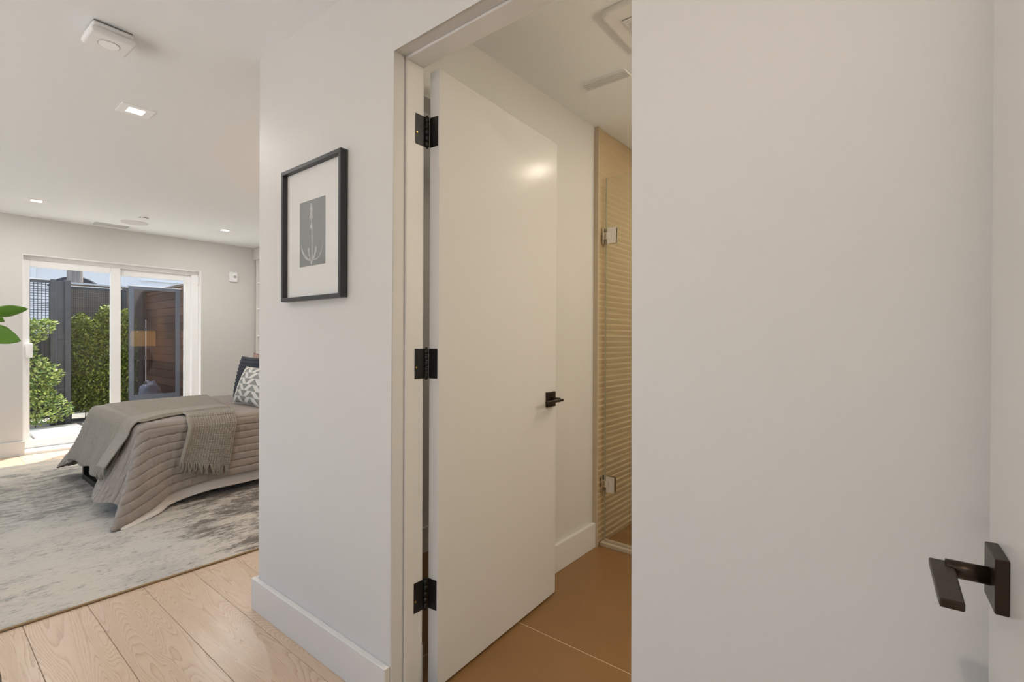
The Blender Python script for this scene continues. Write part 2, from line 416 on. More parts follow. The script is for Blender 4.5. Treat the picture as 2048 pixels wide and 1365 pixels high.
st(box('wall_bathroom_right', (C+WT, BY0-.1, -.01), (BX1+.1, BY0, CE+.01), WM))
# window wall
WX0, WX1, WZ1 = .762, 2.372, 2.04
st(prism('wall_window', [(XL, -.15), (XL, CE+.01), (XR+.1, CE+.01), (XR+.1, -.15), (WX1, -.15), (WX1, WZ1), (WX0, WZ1), (WX0, -.15)], 1, U2, U2+.22, WM))
st(box('wall_right', (XR, UC-.12, -.01), (XR+.1, U2, CE+.01), WM))
st(prism('wall_left', [(YB, -.01), (YB, CE+.01), (U2, CE+.01), (U2, -.01), (6.2, -.01), (6.2, 2.15), (.3, 2.15), (.3, -.01)], 0, XL-.1, XL, WM))  # wide unseen opening, added to flood the room with daylight
st(box('wall_back', (XL-.1, YB-.1, -.01), (C+WT, YB, CE+.01), WM))
st(box('wall_entry', (.02, YB, -.01), (.12, -.17, CE+.01), WM))
# baseboards
BT, BH = .021, .136
def base(name, lo, hi): return st(box(name, lo, hi, TM, None, .0015, 1))
base('baseboard_hall', (C-BT, E1+.004, 0), (C-.0005, UC+BT, BH))
base('baseboard_hall_near', (C-BT, YB, 0), (C-.0005, E0-.03, BH))
base('baseboard_closet', (C, UC+.0005, 0), (XR, UC+BT, BH))
base('baseboard_window', (XL, U2-BT, 0), (WX0+.014, U2-.0005, .144))
base('baseboard_window_right', (WX1+.02, U2-BT, 0), (XR, U2-.0005, .144))
base('baseboard_right', (XR-BT, UC+BT, 0), (XR-.0005, U2-BT, BH))
base('baseboard_bathroom', (RCX, BY1-BT, 0), (2.515, BY1-.0005, .14))
base('baseboard_bathroom_return', (C+WT+.0005, E1+.003, 0), (C+WT+BT, UC-.121, .14))
base('baseboard_recess', (C+WT+BT+.001, UC-.12-BT, 0), (RCX-.001, UC-.1205, .14))
# door frame of the bathroom opening
UJ, VJ, HO = 1.2855, 1.113, 2.121
fr = st(empty('trim_2', (1.08, .87, 0)))
box('jamb', (C+.05, UJ, 0), (VJ+.002, E1-.0003, HO), TM, fr, .003)
box('jamb', (C+.05, E0+.0003, 0), (VJ+.002, E0+.010, HO), TM, fr, .003)
box('head_jamb', (C+.05, E0+.0003, HO), (VJ+.002, E1-.0003, EH-.0003), TM, fr, .003)

# ------------------------------------------------------------------ hinged doors
def lever_set(parent, m, flip=1):
    """square rose, round spindle and flat lever; local: x along the leaf to the latch edge, y out of the face, z up"""
    h = st(empty('lever_handle', (0, 0, 0))); h['kind'] = 'part'
    del h['kind']
    rose = box('rose', (-.033, 0, -.033), (.033, .012, .033), MT['bronze'], None, .0012, 1)
    spin = cyl('spindle', (0, .011, 0), (0, .052, 0), .0105, MT['bronze'], None, 24)
    # lever: flat blade bent off the spindle, pointing back towards the hinges
    lev = box('lever', (-.118, .042, -.0048), (.012, .0645, .0048), MT['bronze'], None, .002, 2)
    return rose, spin, lev
ANG = .0613
B = Vector((1.1387, 1.2351, 0)); TH = .045; LW = .7875; HD = 2.113
d1 = Vector((math.cos(ANG), math.sin(ANG), 0)); n1 = Vector((-math.sin(ANG), math.cos(ANG), 0))   # along the leaf, through the leaf
def frame_mtx(o, ex, ey):
    ez = Vector((0, 0, 1)); m = Matrix.Identity(4)
    for i in range(3): m[i][0] = ex[i]; m[i][1] = ey[i]; m[i][2] = ez[i]; m[i][3] = o[i]
    return m
D1 = frame_mtx(B, d1, n1)
door1 = st(empty('door_1', tuple(B)))
door1['label'] = 'white flush bathroom door standing open on three black hinges'
box('door_leaf', (0, 0, .012), (LW, TH, HD), MT['door_paint'], door1, .0015, 2, D1)
def handle(parent, mtx, sy):
    h = empty('lever_handle', (0, 0, 0)); h.parent = parent; h.matrix_parent_inverse = parent.matrix_world.inverted()
    h['label'] = 'dark bronze lever handle on a square rose'
    def tr(o): o.data.transform(mtx); o.data.update(); o.parent = h; return o
    s = sy
    bmr = bmesh.new(); addbox(bmr, (-.033, 0, -.033), (.033, .013*s, .033), .0012, 1); tr(obj('rose', bmr, MT['bronze']))
    b2 = bmesh.new(); addcyl(b2, (0, .012*s, 0), (0, .054*s, 0), .0108, 24)
    o = tr(obj('spindle', b2, MT['bronze']));
    for p in o.data.polygons: p.use_smooth = len(p.vertices) == 4
    # flat blade: a neck that widens out of the spindle and runs along the face
    prof = [(-.012, .047), (-.012, .070), (.105, .071), (.118, .0705), (.118, .049), (.02, .046)]
    b3 = bmesh.new()
    vs = [[b3.verts.new((-x, y*s, z)) for (x, y) in [(p[0], p[1]) for p in prof]] for z in (-.005, .005)]
    b3.faces.new(vs[0]); b3.faces.new(vs[1][::-1])
    for i in range(len(prof)):
        j = (i+1) % len(prof); b3.faces.new((vs[0][i], vs[0][j], vs[1][j], vs[1][i]))
    bmesh.ops.recalc_face_normals(b3, faces=b3.faces)
    bmesh.ops.bevel(b3, geom=list(b3.edges), offset=.002, segments=2, profile=.5, affect='EDGES')
    tr(obj('lever', b3, MT['bronze']))
    return h
handle(door1, D1 @ Matrix.Translation((LW-.060, 0, .924)), -1)
handle(door1, D1 @ Matrix.Translation((LW-.060, TH, .924)), 1)
# hinges: one leaf on the jamb, one on the door edge, barrel between
PIN = Vector((VJ+.0150, UJ-.0085, 0))
def hinge(z):
    h = empty('hinge', (PIN.x, PIN.y, z)); adopt(h, door1)
    h['label'] = 'black butt hinge'
    hh = .051
    box('jamb_leaf', (VJ-.037, UJ-.0022, z-hh), (VJ+.0085, UJ+.0004, z+hh), MT['black_metal'], h, .0008, 1)
    # plate across from the jamb edge to the barrel and on to the door edge
    a0 = D1 @ Vector((-.0022, -.001, 0)); 
    bmx = bmesh.new(); addbox(bmx, (-.0022, .006, z-hh), (.0006, .0445, z+hh), .0008, 1); bmx.transform(D1)
    obj('door_leaf_plate', bmx, MT['black_metal'], h)
    for k in range(5):
        zz = z-hh+.0204*k
        cyl('knuckle', (PIN.x-.004, PIN.y+.004, zz+.0006), (PIN.x-.004, PIN.y+.004, zz+.0198), .0078, MT['black_metal'], h, 16)
    cyl('pin_tip', (PIN.x-.004, PIN.y+.004, z+hh), (PIN.x-.004, PIN.y+.004, z+hh+.005), .0055, MT['black_metal'], h, 16, .003)
    cyl('pin_tip', (PIN.x-.004, PIN.y+.004, z-hh-.005), (PIN.x-.004, PIN.y+.004, z-hh), .003, MT['black_metal'], h, 16, .0055)
    for (dv, dz, mt) in ((-.026, .034, 'black_metal'), (-.012, .012, 'black_metal'), (-.031, -.012, 'brass'), (-.012, -.034, 'black_metal')):
        s = cyl('screw', (VJ+dv, UJ-.0034, z+dz), (VJ+dv, UJ-.0018, z+dz), .0032, MT[mt], h, 12)
        if mt == 'brass': s['label'] = 'bare brass screw head'
    for (dy, dz) in ((.034, .034), (.020, .012), (.034, -.012), (.020, -.034)):
        p = D1 @ Vector((-.0034, dy, 0)); q = D1 @ Vector((-.0018, dy, 0))
        cyl('screw', (p.x, p.y, z+dz), (q.x, q.y, z+dz), .0032, MT['black_metal'], h, 12)
for z in (1.905, 1.115, .325): hinge(z)
# door at the right, seen along its face
a2 = math.radians(3.0)
d2 = Vector((math.cos(a2), math.sin(a2), 0)); n2 = Vector((-math.sin(a2), math.cos(a2), 0))
L2 = .80; latch = Vector((.935, -.0895, 0)); O2 = latch-d2*L2
D2 = frame_mtx(O2, d2, n2)
door2 = st(empty('door_2', tuple(O2))); door2['label'] = 'white flush entry door standing open with a dark bronze lever'
box('door_leaf', (0, -.044, .012), (L2, 0, 2.113), MT['door_paint'], door2, .0015, 2, D2)
handle(door2, D2 @ Matrix.Translation((L2-.088, 0, .908)), 1)

# ------------------------------------------------------------------ window 1: sliding patio door
rv = st(empty('trim_4', (WX0, U2, 0)))
RM = mat('reveal_paint', (.86, .86, .85), .5)
box('reveal_side', (WX0-.0005, U2-.001, .0), (WX0+.004, U2+.2, WZ1), RM, rv); box('reveal_side', (WX1-.004, U2-.001, .0), (WX1+.0005, U2+.2, WZ1), RM, rv)
box('reveal_head', (WX0, U2-.001, WZ1-.004), (WX1, U2+.2, WZ1+.0005), RM, rv)
w1 = st(empty('window_1', ((WX0+WX1)/2, U2+.1, .05)))
w1['label'] = 'white sliding patio door with two glass panels'
VN = MT['vinyl']
YG0, YG1 = U2+.09, U2+.20
SILL = .045
box('frame_side', (WX0+.0045, YG0, SILL), (WX0+.035, YG1, WZ1-.0455), VN, w1, .002)
box('frame_side', (WX1-.075, YG0, SILL), (WX1-.0045, YG1, WZ1-.0455), VN, w1, .002)
box('frame_head', (WX0+.0045, YG0, WZ1-.045), (WX1-.0045, YG1, WZ1-.0045), VN, w1, .002)
box('threshold', (WX0, U2+.03, 0.0), (WX1, YG1, SILL), VN, w1, .003)
box('sill_step', (WX0+.012, U2-.012, -.002), (WX1, U2+.031, .028), VN, w1, .002)
def sash(name, x0, x1, z0, z1, y0, y1, sl, sr, stt, sb):
    s = empty(name, ((x0+x1)/2, (y0+y1)/2, z0)); adopt(s, w1)
    box('stile', (x0, y0, z0), (x0+sl, y1, z1), VN, s, .003); box('stile', (x1-sr, y0, z0), (x1, y1, z1), VN, s, .003)
    box('rail', (x0+sl, y0, z1-stt), (x1-sr, y1, z1), VN, s, .003); box('rail', (x0+sl, y0, z0), (x1-sr, y1, z0+sb), VN, s, .003)
    ym = (y0+y1)/2
    box('pane', (x0+sl-.004, ym-.004, z0+sb-.004), (x1-sr+.004, ym+.004, z1-stt+.004), MT['window_glass'], s)
    return s
s1 = sash('sliding_sash', WX0+.018, 1.578, SILL+.002, WZ1-.025, YG0+.012, YG0+.05, .045, .092, .088, .085)
sash('fixed_sash', 1.50, 2.310, SILL+.002, WZ1-.025, YG0+.056, YG0+.094, .09, .078, .10, .085)
hd = empty('pull_handle', (WX0+.04, YG0, 1.05)); adopt(hd, s1)
box('handle_plate', (WX0+.022, YG0+.004, .98), (WX0+.054, YG0+.013, 1.14), VN, hd, .003)
bm = bmesh.new(); addbox(bm, (WX0+.028, YG0-.034, .985), (WX0+.082, YG0-.014, 1.135), .009, 3); addbox(bm, (WX0+.03, YG0-.02, 1.0), (WX0+.048, YG0+.006, 1.12), .003, 1)
obj('handle_grip', bm, VN, hd)
# loose sensor wire at the head of the reveal
cw = [(2.364, U2+.06, 2.025), (2.358, U2+.055, 1.985), (2.366, U2+.04, 1.94), (2.368, U2+.05, 1.90), (2.362, U2+.07, 1.87), (2.366, U2+.085, 1.86)]
tag(tube('sensor_wire', catmull(cw, 8), .0016, MT['grey_plastic']), 'thin grey wire looping in the top corner of the patio door reveal', 'wire')
# ------------------------------------------------------------------ window 2: shaded window beside the bed head
w2 = st(empty('window_2', (XR, 6.2, 1.4)))
w2['label'] = 'white framed window with cross bars beside the bed head'
box('head_box', (XR-.052, 4.2, 2.26), (XR+.0, U2-.001, CE-.001), WM, w2, .002)
box('frame_side', (XR-.028, U2-.075, .95), (XR+.0, U2-.02, 2.26), TM, w2, .002)
box('frame_side', (XR-.028, 4.3, .95), (XR+.0, 4.36, 2.26), TM, w2, .002)
for z in (1.935, 1.585, 1.22): box('cross_bar', (XR-.034, 4.36, z), (XR+.0, U2-.076, z+.022), MT['vinyl'], w2, .002)
box('pane', (XR-.012, 4.36, 1.23), (XR+.0, U2-.076, 2.26), MT['speaker_mesh'], w2)

# ------------------------------------------------------------------ shower
SV = 2.572
tw = st(empty('wall_shower', (3.1, BY1, 0)))
# ribbed tile face: long soft waves, slightly uneven from rib to rib
pitch = .034; nz_ = 8; rows = int((CE)/pitch); vs = []; nx = 26; x0, x1 = 2.515, BX1
zs = [i*pitch/nz_ for i in range(int(CE/pitch*nz_)+1)]
for i in range(nx):
    xx = x0+(x1-x0)*i/(nx-1)
    for z in zs:
        r = math.floor(z/pitch); f = z/pitch-r
        wob = .0016*math.sin(xx*7+r*1.7)+.0010*math.sin(xx*17+r*2.9)
        dep = .0075*(f**.7)*(1 if f < .86 else (1-f)/.14)
        vs.append((xx, BY1-.020-dep-wob, z))
rib = grid('ribbed_tile', vs, nx, len(zs), MT['shower_tile'], tw, True)
box('tile_backing', (x0, BY1-.021, 0), (x1, BY1-.0005, CE), MT['shower_tile'], tw)
box('edge_trim', (x0-.010, BY1-.030, 0), (x0+.001, BY1-.0005, CE), MT['shower_curb'], tw, .001, 1)
cb = st(box('trim_3', (SV-.03, BY0, 0), (SV+.03, BY1-.03, .022), MT['shower_curb'], None, .002)); 
sd_ = empty('shower_door', (SV, 1.05, .03), 'clear frameless glass shower door hung on two chrome hinges', 'shower door')
box('glass_panel', (SV-.005, .62, .034), (SV+.005, BY1-.047, 2.14), MT['shower_glass'], sd_)
MT['glass_edge'] = mat('glass_edge', (.38, .36, .27), .2)
box('bottom_seal', (SV-.006, .62, .024), (SV+.006, BY1-.047, .036), MT['shower_curb'], sd_)
box('side_seal', (SV-.005, BY1-.047, .034), (SV+.005, BY1-.043, 2.14), MT['glass_edge'], sd_)
for z in (1.80, .36):
    h = empty('glass_hinge', (SV, BY1-.06, z)); adopt(h, sd_); h['label'] = 'chrome shower hinge'
    bm = bmesh.new(); addbox(bm, (SV-.014, BY1-.112, z-.046), (SV-.005, BY1-.058, z+.046), .001, 1); addbox(bm, (SV+.005, BY1-.112, z-.046), (SV+.014, BY1-.058, z+.046), .001, 1)
    obj('clamp_plate', bm, MT['chrome'], h)
    box('pivot_block', (SV-.016, BY1-.076, z-.020), (SV+.016, BY1-.036, z+.020), MT['chrome'], h, .001, 1)
    box('wall_plate', (SV-.024, BY1-.040, z-.046), (SV+.024, BY1-.031, z+.046), MT['chrome'], h, .001, 1)

# ------------------------------------------------------------------ framed print on the hall wall
px0, px1, pz0, pz1 = 1.5455, 1.975, 1.345, 1.868
pf = empty('picture_frame', (C, 1.76, 1.345), 'black framed botanical print with wide white mat on hall wall', 'picture')
FWD, FD = .015, .030
box('frame_rail', (C-FD, px0, pz1-FWD), (C-.001, px1, pz1), MT['picture_black'], pf, .001, 1)
box('frame_rail', (C-FD, px0, pz0), (C-.001, px1, pz0+FWD), MT['picture_black'], pf, .001, 1)
box('frame_rail', (C-FD, px0, pz0+FWD), (C-.001, px0+FWD, pz1-FWD), MT['picture_black'], pf, .001, 1)
box('frame_rail', (C-FD, px1-FWD, pz0+FWD), (C-.001, px1, pz1-FWD), MT['picture_black'], pf, .001, 1)
box('mat_board', (C-.010, px0+FWD, pz0+FWD), (C-.002, px1-FWD, pz1-FWD), MT['mat_board'], pf)
pr = box('print', (C-.0108, 1.676, 1.477), (C-.0098, 1.861, 1.728), MT['print_grey'], pf)
pr['label'] = 'grey print of a pale plant stem with buds and curved leaves'
def motif():
    vs, fs = [], []
    def w2(s, t): return (C-.0112, 1.861-s*.185, 1.728-t*.251)     # s from far edge to near edge, t downwards
    def stroke(pts, wd):
        P = catmull([(p[0], p[1], 0) for p in pts], 8); n = len(P); base = len(vs)
        for i, p in enumerate(P):
            t = (P[min(i+1, n-1)]-P[max(i-1, 0)]); t.y *= 1.36; t = t.normalized() if t.length else Vector((0, 1, 0))
            f = i/(n-1); wv = wd[0]+(wd[1]-wd[0])*f if len(wd) == 2 else (wd[0]+(wd[1]-wd[0])*min(1, f*2) if f < .5 else wd[1]+(wd[2]-wd[1])*(f*2-1))
            for sg in (-1, 1): vs.append(w2(p.x-sg*t.y*wv, p.y+sg*t.x*wv/1.36))
        for i in range(n-1): fs.append((base+2*i, base+2*i+1, base+2*i+3, base+2*i+2))
    def bud(s, t, a, b, rot=0):
        base = len(vs)
        for k in range(10):
            an = 2*PI*k/10; x_, y_ = a*math.cos(an), b*math.sin(an)
            vs.append(w2(s+x_*math.cos(rot)-y_*math.sin(rot), t+(x_*math.sin(rot)+y_*math.cos(rot))/1.36))
        fs.append(tuple(range(base, base+10)))
    stroke([(.47, .06), (.48, .30), (.50, .55), (.50, .90)], (.012, .020))
    stroke([(.49, .93), (.30, .88), (.14, .78), (.05, .64)], (.012, .035, .004))
    stroke([(.49, .93), (.72, .90), (.86, .80), (.92, .66)], (.006, .014, .003))
    stroke([(.47, .92), (.40, .85), (.36, .72)], (.012, .03, .006))
    stroke([(.50, .94), (.60, .86), (.66, .72)], (.02, .034, .008))
    for (s, t, a, b, r) in [(.47, .08, .03, .05, 0), (.47, .14, .06, .05, .3), (.46, .20, .035, .06, -.2), (.45, .26, .06, .045, .5), (.47, .285, .03, .06, 0), (.53, .25, .02, .07, .4),
                            (.46, .40, .042, .05, .1), (.48, .17, .035, .05, -.5), (.37, .76, .035, .05, .2), (.65, .76, .035, .06, -.2), (.48, .95, .03, .05, 0)]: bud(s, t, a, b, r)
    lay = {}
    for k, f in enumerate(fs):
        for v in f: lay.setdefault(v, k)
    vs = [(v[0]-.0000015*lay.get(i, 0), v[1], v[2]) for i, v in enumerate(vs)]
    raw('plant_motif', vs, fs, MT['print_white'], pr, False)
motif()
box('picture_glazing', (C-.0165, px0+FWD-.002, pz0+FWD-.002), (C-.0145, px1-FWD+.002, pz1-FWD+.002), MT['picture_glass'], pf)

# ------------------------------------------------------------------ things on the ceiling and walls
def downlight(x, y, label, power, col=(1, .97, .93), sz=.145, z=CE):
    d = empty('downlight', (x, y, z), label, 'downlight', 'square recessed downlights')
    h = sz/2; i = .036
    bm = bmesh.new()
    for lo, hi in (((-h, -h), (h, -i)), ((-h, i), (h, h)), ((-h, -i), (-i, i)), ((i, -i), (h, i))):
        addbox(bm, (x+lo[0], y+lo[1], z-.004), (x+hi[0], y+hi[1], z-.0002))
    obj('trim_plate', bm, MT['lamp_trim'], d)
    box('lens', (x-i, y-i, z-.003), (x+i, y+i, z-.0005), MT['downlight_lens'], d)
    l = bpy.data.lights.new('downlight_lamp', 'AREA'); l.shape = 'SQUARE'; l.size = .07; l.energy = power; l.color = col
    lo = bpy.data.objects.new('downlight_lamp', l); COL.objects.link(lo); lo.location = (x, y, z-.0045); adopt(lo, d)
    return d
downlight(.79, 3.25, 'square recessed downlight in the ceiling nearest the smoke alarm', P_DOWN)
downlight(.755, 6.10, 'square recessed downlight close to the patio door wall, away from the vent', P_DOWN)
downlight(2.30, 6.05, 'square recessed downlight near the bed head and the window', P_DOWN)
downlight(2.30, 3.25, 'square recessed downlight over the bed side beyond the hall corner', P_DOWN)
downlight(-.90, 3.25, 'square recessed downlight over the open side of the rug', P_DOWN)
downlight(-.90, 6.10, 'square recessed downlight in the far ceiling corner', P_DOWN)
downlight(-.25, .30, 'square recessed downlight over the entry hall', P_DOWN*1.25, (1, .88, .74))
# bathroom lamps (warm); the recess and side wall ones are added fill
WARM = (1, .895, .73)
downlight(2.97, .60, 'square recessed warm downlight over the shower', P_BATH*.42, WARM)
downlight(1.30, 1.82, 'square warm fill light added in the recess behind the bathroom door', 1.3, WARM, z=2.11)  # unseen lamp added to lighten the gap at the door hinges
vl = empty('added_wall_light', (2.0, BY0, 1.75), 'added frosted tube fill light on the unseen bathroom side wall', 'fill lamp')  # unseen light added to lift the bathroom ceiling and even out the door
box('back_plate', (1.75, BY0+.0005, 1.74), (2.25, BY0+.02, 1.80), MT['chrome'], vl, .002)
cyl('tube', (1.72, BY0+.065, 1.77), (2.28, BY0+.065, 1.77), .028, mat('fill_tube_glow', (1, 1, 1), .5, emit=(1, .86, .66), estr=6), vl, 24)
box('arm', (1.99, BY0+.02, 1.755), (2.01, BY0+.04, 1.785), MT['chrome'], vl)
for _x in (1.85, 2.15):
    _l = bpy.data.lights.new('fill_lamp', 'POINT'); _l.energy = P_BATH*.55; _l.color = WARM; _l.shadow_soft_size = .06
    _o = bpy.data.objects.new('fill_lamp', _l); COL.objects.link(_o); _o.location = (_x, BY0+.17, 1.77); adopt(_o, vl)
downlight(1.95, -.05, 'square recessed warm downlight over the bathroom floor', P_BATH*.5, WARM)

sm = empty('smoke_alarm', (.52, 2.50, CE), 'white two tier smoke alarm with round lens on the bedroom ceiling', 'smoke alarm')
aS = Matrix.Translation((.52, 2.50, CE)) @ Matrix.Rotation(math.radians(2), 4, 'Z')
box('mounting_plate', (-.062, -.062, -.006), (.062, .062, -.0005), MT['vent_dark'], sm, .002, 1, aS)
box('base_tier', (-.066, -.066, -.027), (.066, .066, -.005), MT['white_plastic'], sm, .010, 4, aS)
box('cover_tier', (-.073, -.073, -.052), (.073, .073, -.025), MT['white_plastic'], sm, .012, 4, aS)
o = cyl('lens', (0, 0, -.0545), (0, 0, -.050), .033, MT['vinyl'], sm, 32); o.data.transform(aS)
o = cyl('lens_ring', (0, 0, -.0532), (0, 0, -.050), .036, MT['grey_plastic'], sm, 32); o.data.transform(aS)

def linear_vent(name, x0, x1, y0, y1, ns, label, along='x', cat='vent', z=CE, mt='white_plastic'):
    v = empty(name, ((x0+x1)/2, (y0+y1)/2, z), label, cat)
    box('backing', (x0+.004, y0+.004, z-.0025), (x1-.004, y1-.004, z-.0005), MT['vent_dark'], v)
    t = .005
    bm = bmesh.new()
    addbox(bm, (x0, y0, z-.007), (x1, y0+t, z-.0005)); addbox(bm, (x0, y1-t, z-.007), (x1, y1, z-.0005))
    addbox(bm, (x0, y0+t, z-.007), (x0+t, y1-t, z-.0005)); addbox(bm, (x1-t, y0+t, z-.007), (x1, y1-t, z-.0005))
    obj('vent_frame', bm, MT[mt], v)
    for k in range(ns):
        f = (k+.5)/ns
        if along == 'x':
            yy = y0+t+(y1-y0-2*t)*f; box('slat', (x0+t, yy-.0028, z-.0065), (x1-t, yy+.0028, z-.001), MT[mt], v)
        else:
            xx = x0+t+(x1-x0-2*t)*f; box('slat', (xx-.0022, y0+t, z-.0065), (xx+.0022, y1-t, z-.001), MT[mt], v)
    return v
linear_vent('ceiling_vent', 1.285, 1.575, 6.70, 6.83, 9, 'slim linear air vent in the ceiling above the patio door', 'x', mt='speaker_mesh')
sp = empty('ceiling_speaker', (1.555, 6.43, CE), 'round flush ceiling speaker grille beside the linear vent', 'speaker')
cyl('grille', (1.555, 6.43, CE-.0045), (1.555, 6.43, CE-.0005), .115, MT['speaker_mesh'], sp, 48)
cyl('rim', (1.555, 6.43, CE-.0035), (1.555, 6.43, CE-.0003), .121, MT['white_plastic'], sp, 48)
sk = empty('sprinkler_cover', (1.55, 6.09, CE), 'small round white sprinkler cover plate behind the ceiling speaker', 'sprinkler')
cyl('cover_disc', (1.55, 6.09, CE-.009), (1.55, 6.09, CE-.005), .042, MT['white_plastic'], sk, 32, None, .001)
cyl('neck', (1.55, 6.09, CE-.006), (1.55, 6.09, CE-.0005), .034, MT['vent_dark'], sk, 32)
se = empty('wall_sensor', (2.752, U2, 1.94), 'small white wall sensor with grey round eye beside the patio door', 'sensor')
box('housing', (2.697, U2-.030, 1.94), (2.795, U2-.0005, 2.068), MT['white_plastic'], se, .006, 3)
box('face_panel', (2.735, U2-.034, 1.962), (2.783, U2-.029, 2.050), MT['vinyl'], se, .002)
cyl('eye', (2.759, U2-.037, 2.006), (2.759, U2-.033, 2.006), .020, MT['grey_plastic'], se, 24)
# bathroom ceiling: linear vent and extract fan
linear_vent('bathroom_vent', 2.04, 2.113, 1.00, 1.235, 7, 'slim linear slotted vent in the bathroom ceiling', 'y', mt='white_plastic')
fx0, fx1, fy0, fy1 = 1.63, 1.98, .55, .905
ef = empty('exhaust_fan', (1.8, .73, CE), 'square rounded extract fan grille in the bathroom ceiling', 'exhaust fan')
bm = bmesh.new(); addbox(bm, (fx0, fy0, CE-.022), (fx1, fy1, CE-.0005))
bmesh.ops.bevel(bm, geom=[e for e in bm.edges if abs(e.verts[0].co.z-e.verts[1].co.z) > .01], offset=.035, segments=5, profile=.5, affect='EDGES')
bmesh.ops.bevel(bm, geom=[e for e in bm.edges if e.verts[0].co.z < CE-.02 and e.verts[1].co.z < CE-.02 and len(e.link_faces) == 2], offset=.012, segments=3, profile=.5, affect='EDGES')
obj('cover', bm, MT['white_plastic'], ef)
box('grille_recess', (fx0+.07, fy0+.05, CE-.0235), (fx1-.07, fy1-.06, CE-.0215), MT['vent_dark'], ef)
for k in range(22):
    xx = fx0+.075+k*(fx1-fx0-.15)/21; box('slat', (xx-.0032, fy0+.05, CE-.027), (xx+.0032, fy1-.06, CE-.0225), MT['white_plastic'], ef)

# ------------------------------------------------------------------ rug
rg = empty('area_rug', (1.0, 4.6, 0), 'distressed grey and beige area rug under the bed', 'rug')
RX0, RX1, RY0, RY1 = -1.3, 3.0, 2.855, 6.42
nx, ny = 60, 50; vs = []
for i in range(nx):
    for j in range(ny):
        xx = RX0+(RX1-RX0)*i/(nx-1); yy = RY0+(RY1-RY0)*j/(ny-1)
        if j == ny-1: yy += .012*math.sin(xx*9)+.008*math.sin(xx*23)
        zz = .012+.0012*noise.noise((xx*3, yy*3, 0))
        if j in (0, ny-1) or i in (0, nx-1): zz = .008
        vs.append((xx, yy, zz))
grid('pile', vs, nx, ny, MT['rug'], rg)
box('backing', (RX0+.003, RY0+.003, .0005), (RX1-.003, RY1-.02, .0085), MT['rug_edge'], rg)
vs, fs = [], []; tubeverts(vs, fs, [(RX0, RY0, .006), (.5, RY0, .006), (RX1, RY0, .006)], .0058, 8); raw('binding', vs, fs, MT['rug_edge'], rg)

# ------------------------------------------------------------------ bed
BZ = .60
X0, X1, Y0, Y1 = .985, 2.98, 4.03, 5.48      # foot, head, near and far edge of the made-up bed
bed = empty('bed', (2.0, 4.75, .012), 'bed with dark metal sled base under a taupe channel quilt', 'bed')
FR = MT['black_metal']; fz = .0135
boxes('foot_base', [((.945, 4.15, fz), (.985, 5.38, fz+.045)), ((.945, 5.335, fz+.045), (.985, 5.38, .27)), ((.945, 4.15, fz+.045), (.985, 4.195, .27))], FR, bed, .002)
boxes('head_base', [((2.86, 4.15, fz), (2.90, 5.38, fz+.045)), ((2.86, 5.335, fz+.045), (2.90, 5.38, .27)), ((2.86, 4.15, fz+.045), (2.90, 4.195, .27))], FR, bed, .002)
box('platform', (.96, 4.10, .235), (2.96, 5.42, .285), FR, bed, .003)
box('mattress', (1.02, 4.07, .286), (2.96, 5.45, BZ-.03), MT['mattress'], bed, .05, 4)

def top_edge(n):
    """rounded top outline from head near side, round the foot, to head far side -> (point, fabric)"""
    return None
# hem of the quilt, walked from the head along the near side, round the foot and back along the far side
HEM = [(2.98, 3.985, .175), (2.5, 3.985, .172), (2.1, 3.985, .170), (1.7, 3.98, .160), (1.40, 3.985, .150), (1.18, 3.980, .118), (1.05, 3.885, .072),
       (.805, 3.755, .016), (.885, 3.93, .07), (.865, 4.03, .115), (.80, 4.17, .105), (.825, 4.33, .135), (.90, 4.52, .225), (.89, 4.80, .245), (.875, 5.10, .235), (.85, 5.33, .165),
       (.805, 5.47, .115), (.90, 5.66, .08), (1.15, 5.58, .13), (1.5, 5.54, .16), (2.2, 5.53, .17), (2.98, 5.53, .17)]
TOP = [(2.98, Y0), (2.5, Y0), (2.1, Y0), (1.7, Y0), (1.40, Y0), (1.18, Y0), (1.06, Y0+.005),
       (X0+.03, Y0+.02), (X0+.012, Y0+.06), (X0, Y0+.12), (X0, Y0+.22), (X0, Y0+.34), (X0, 4.52), (X0, 4.80), (X0, 5.08), (X0, 5.28),
       (X0+.02, Y1-.05), (X0+.05, Y1-.01), (1.18, Y1), (1.5, Y1), (2.2, Y1), (2.98, Y1)]
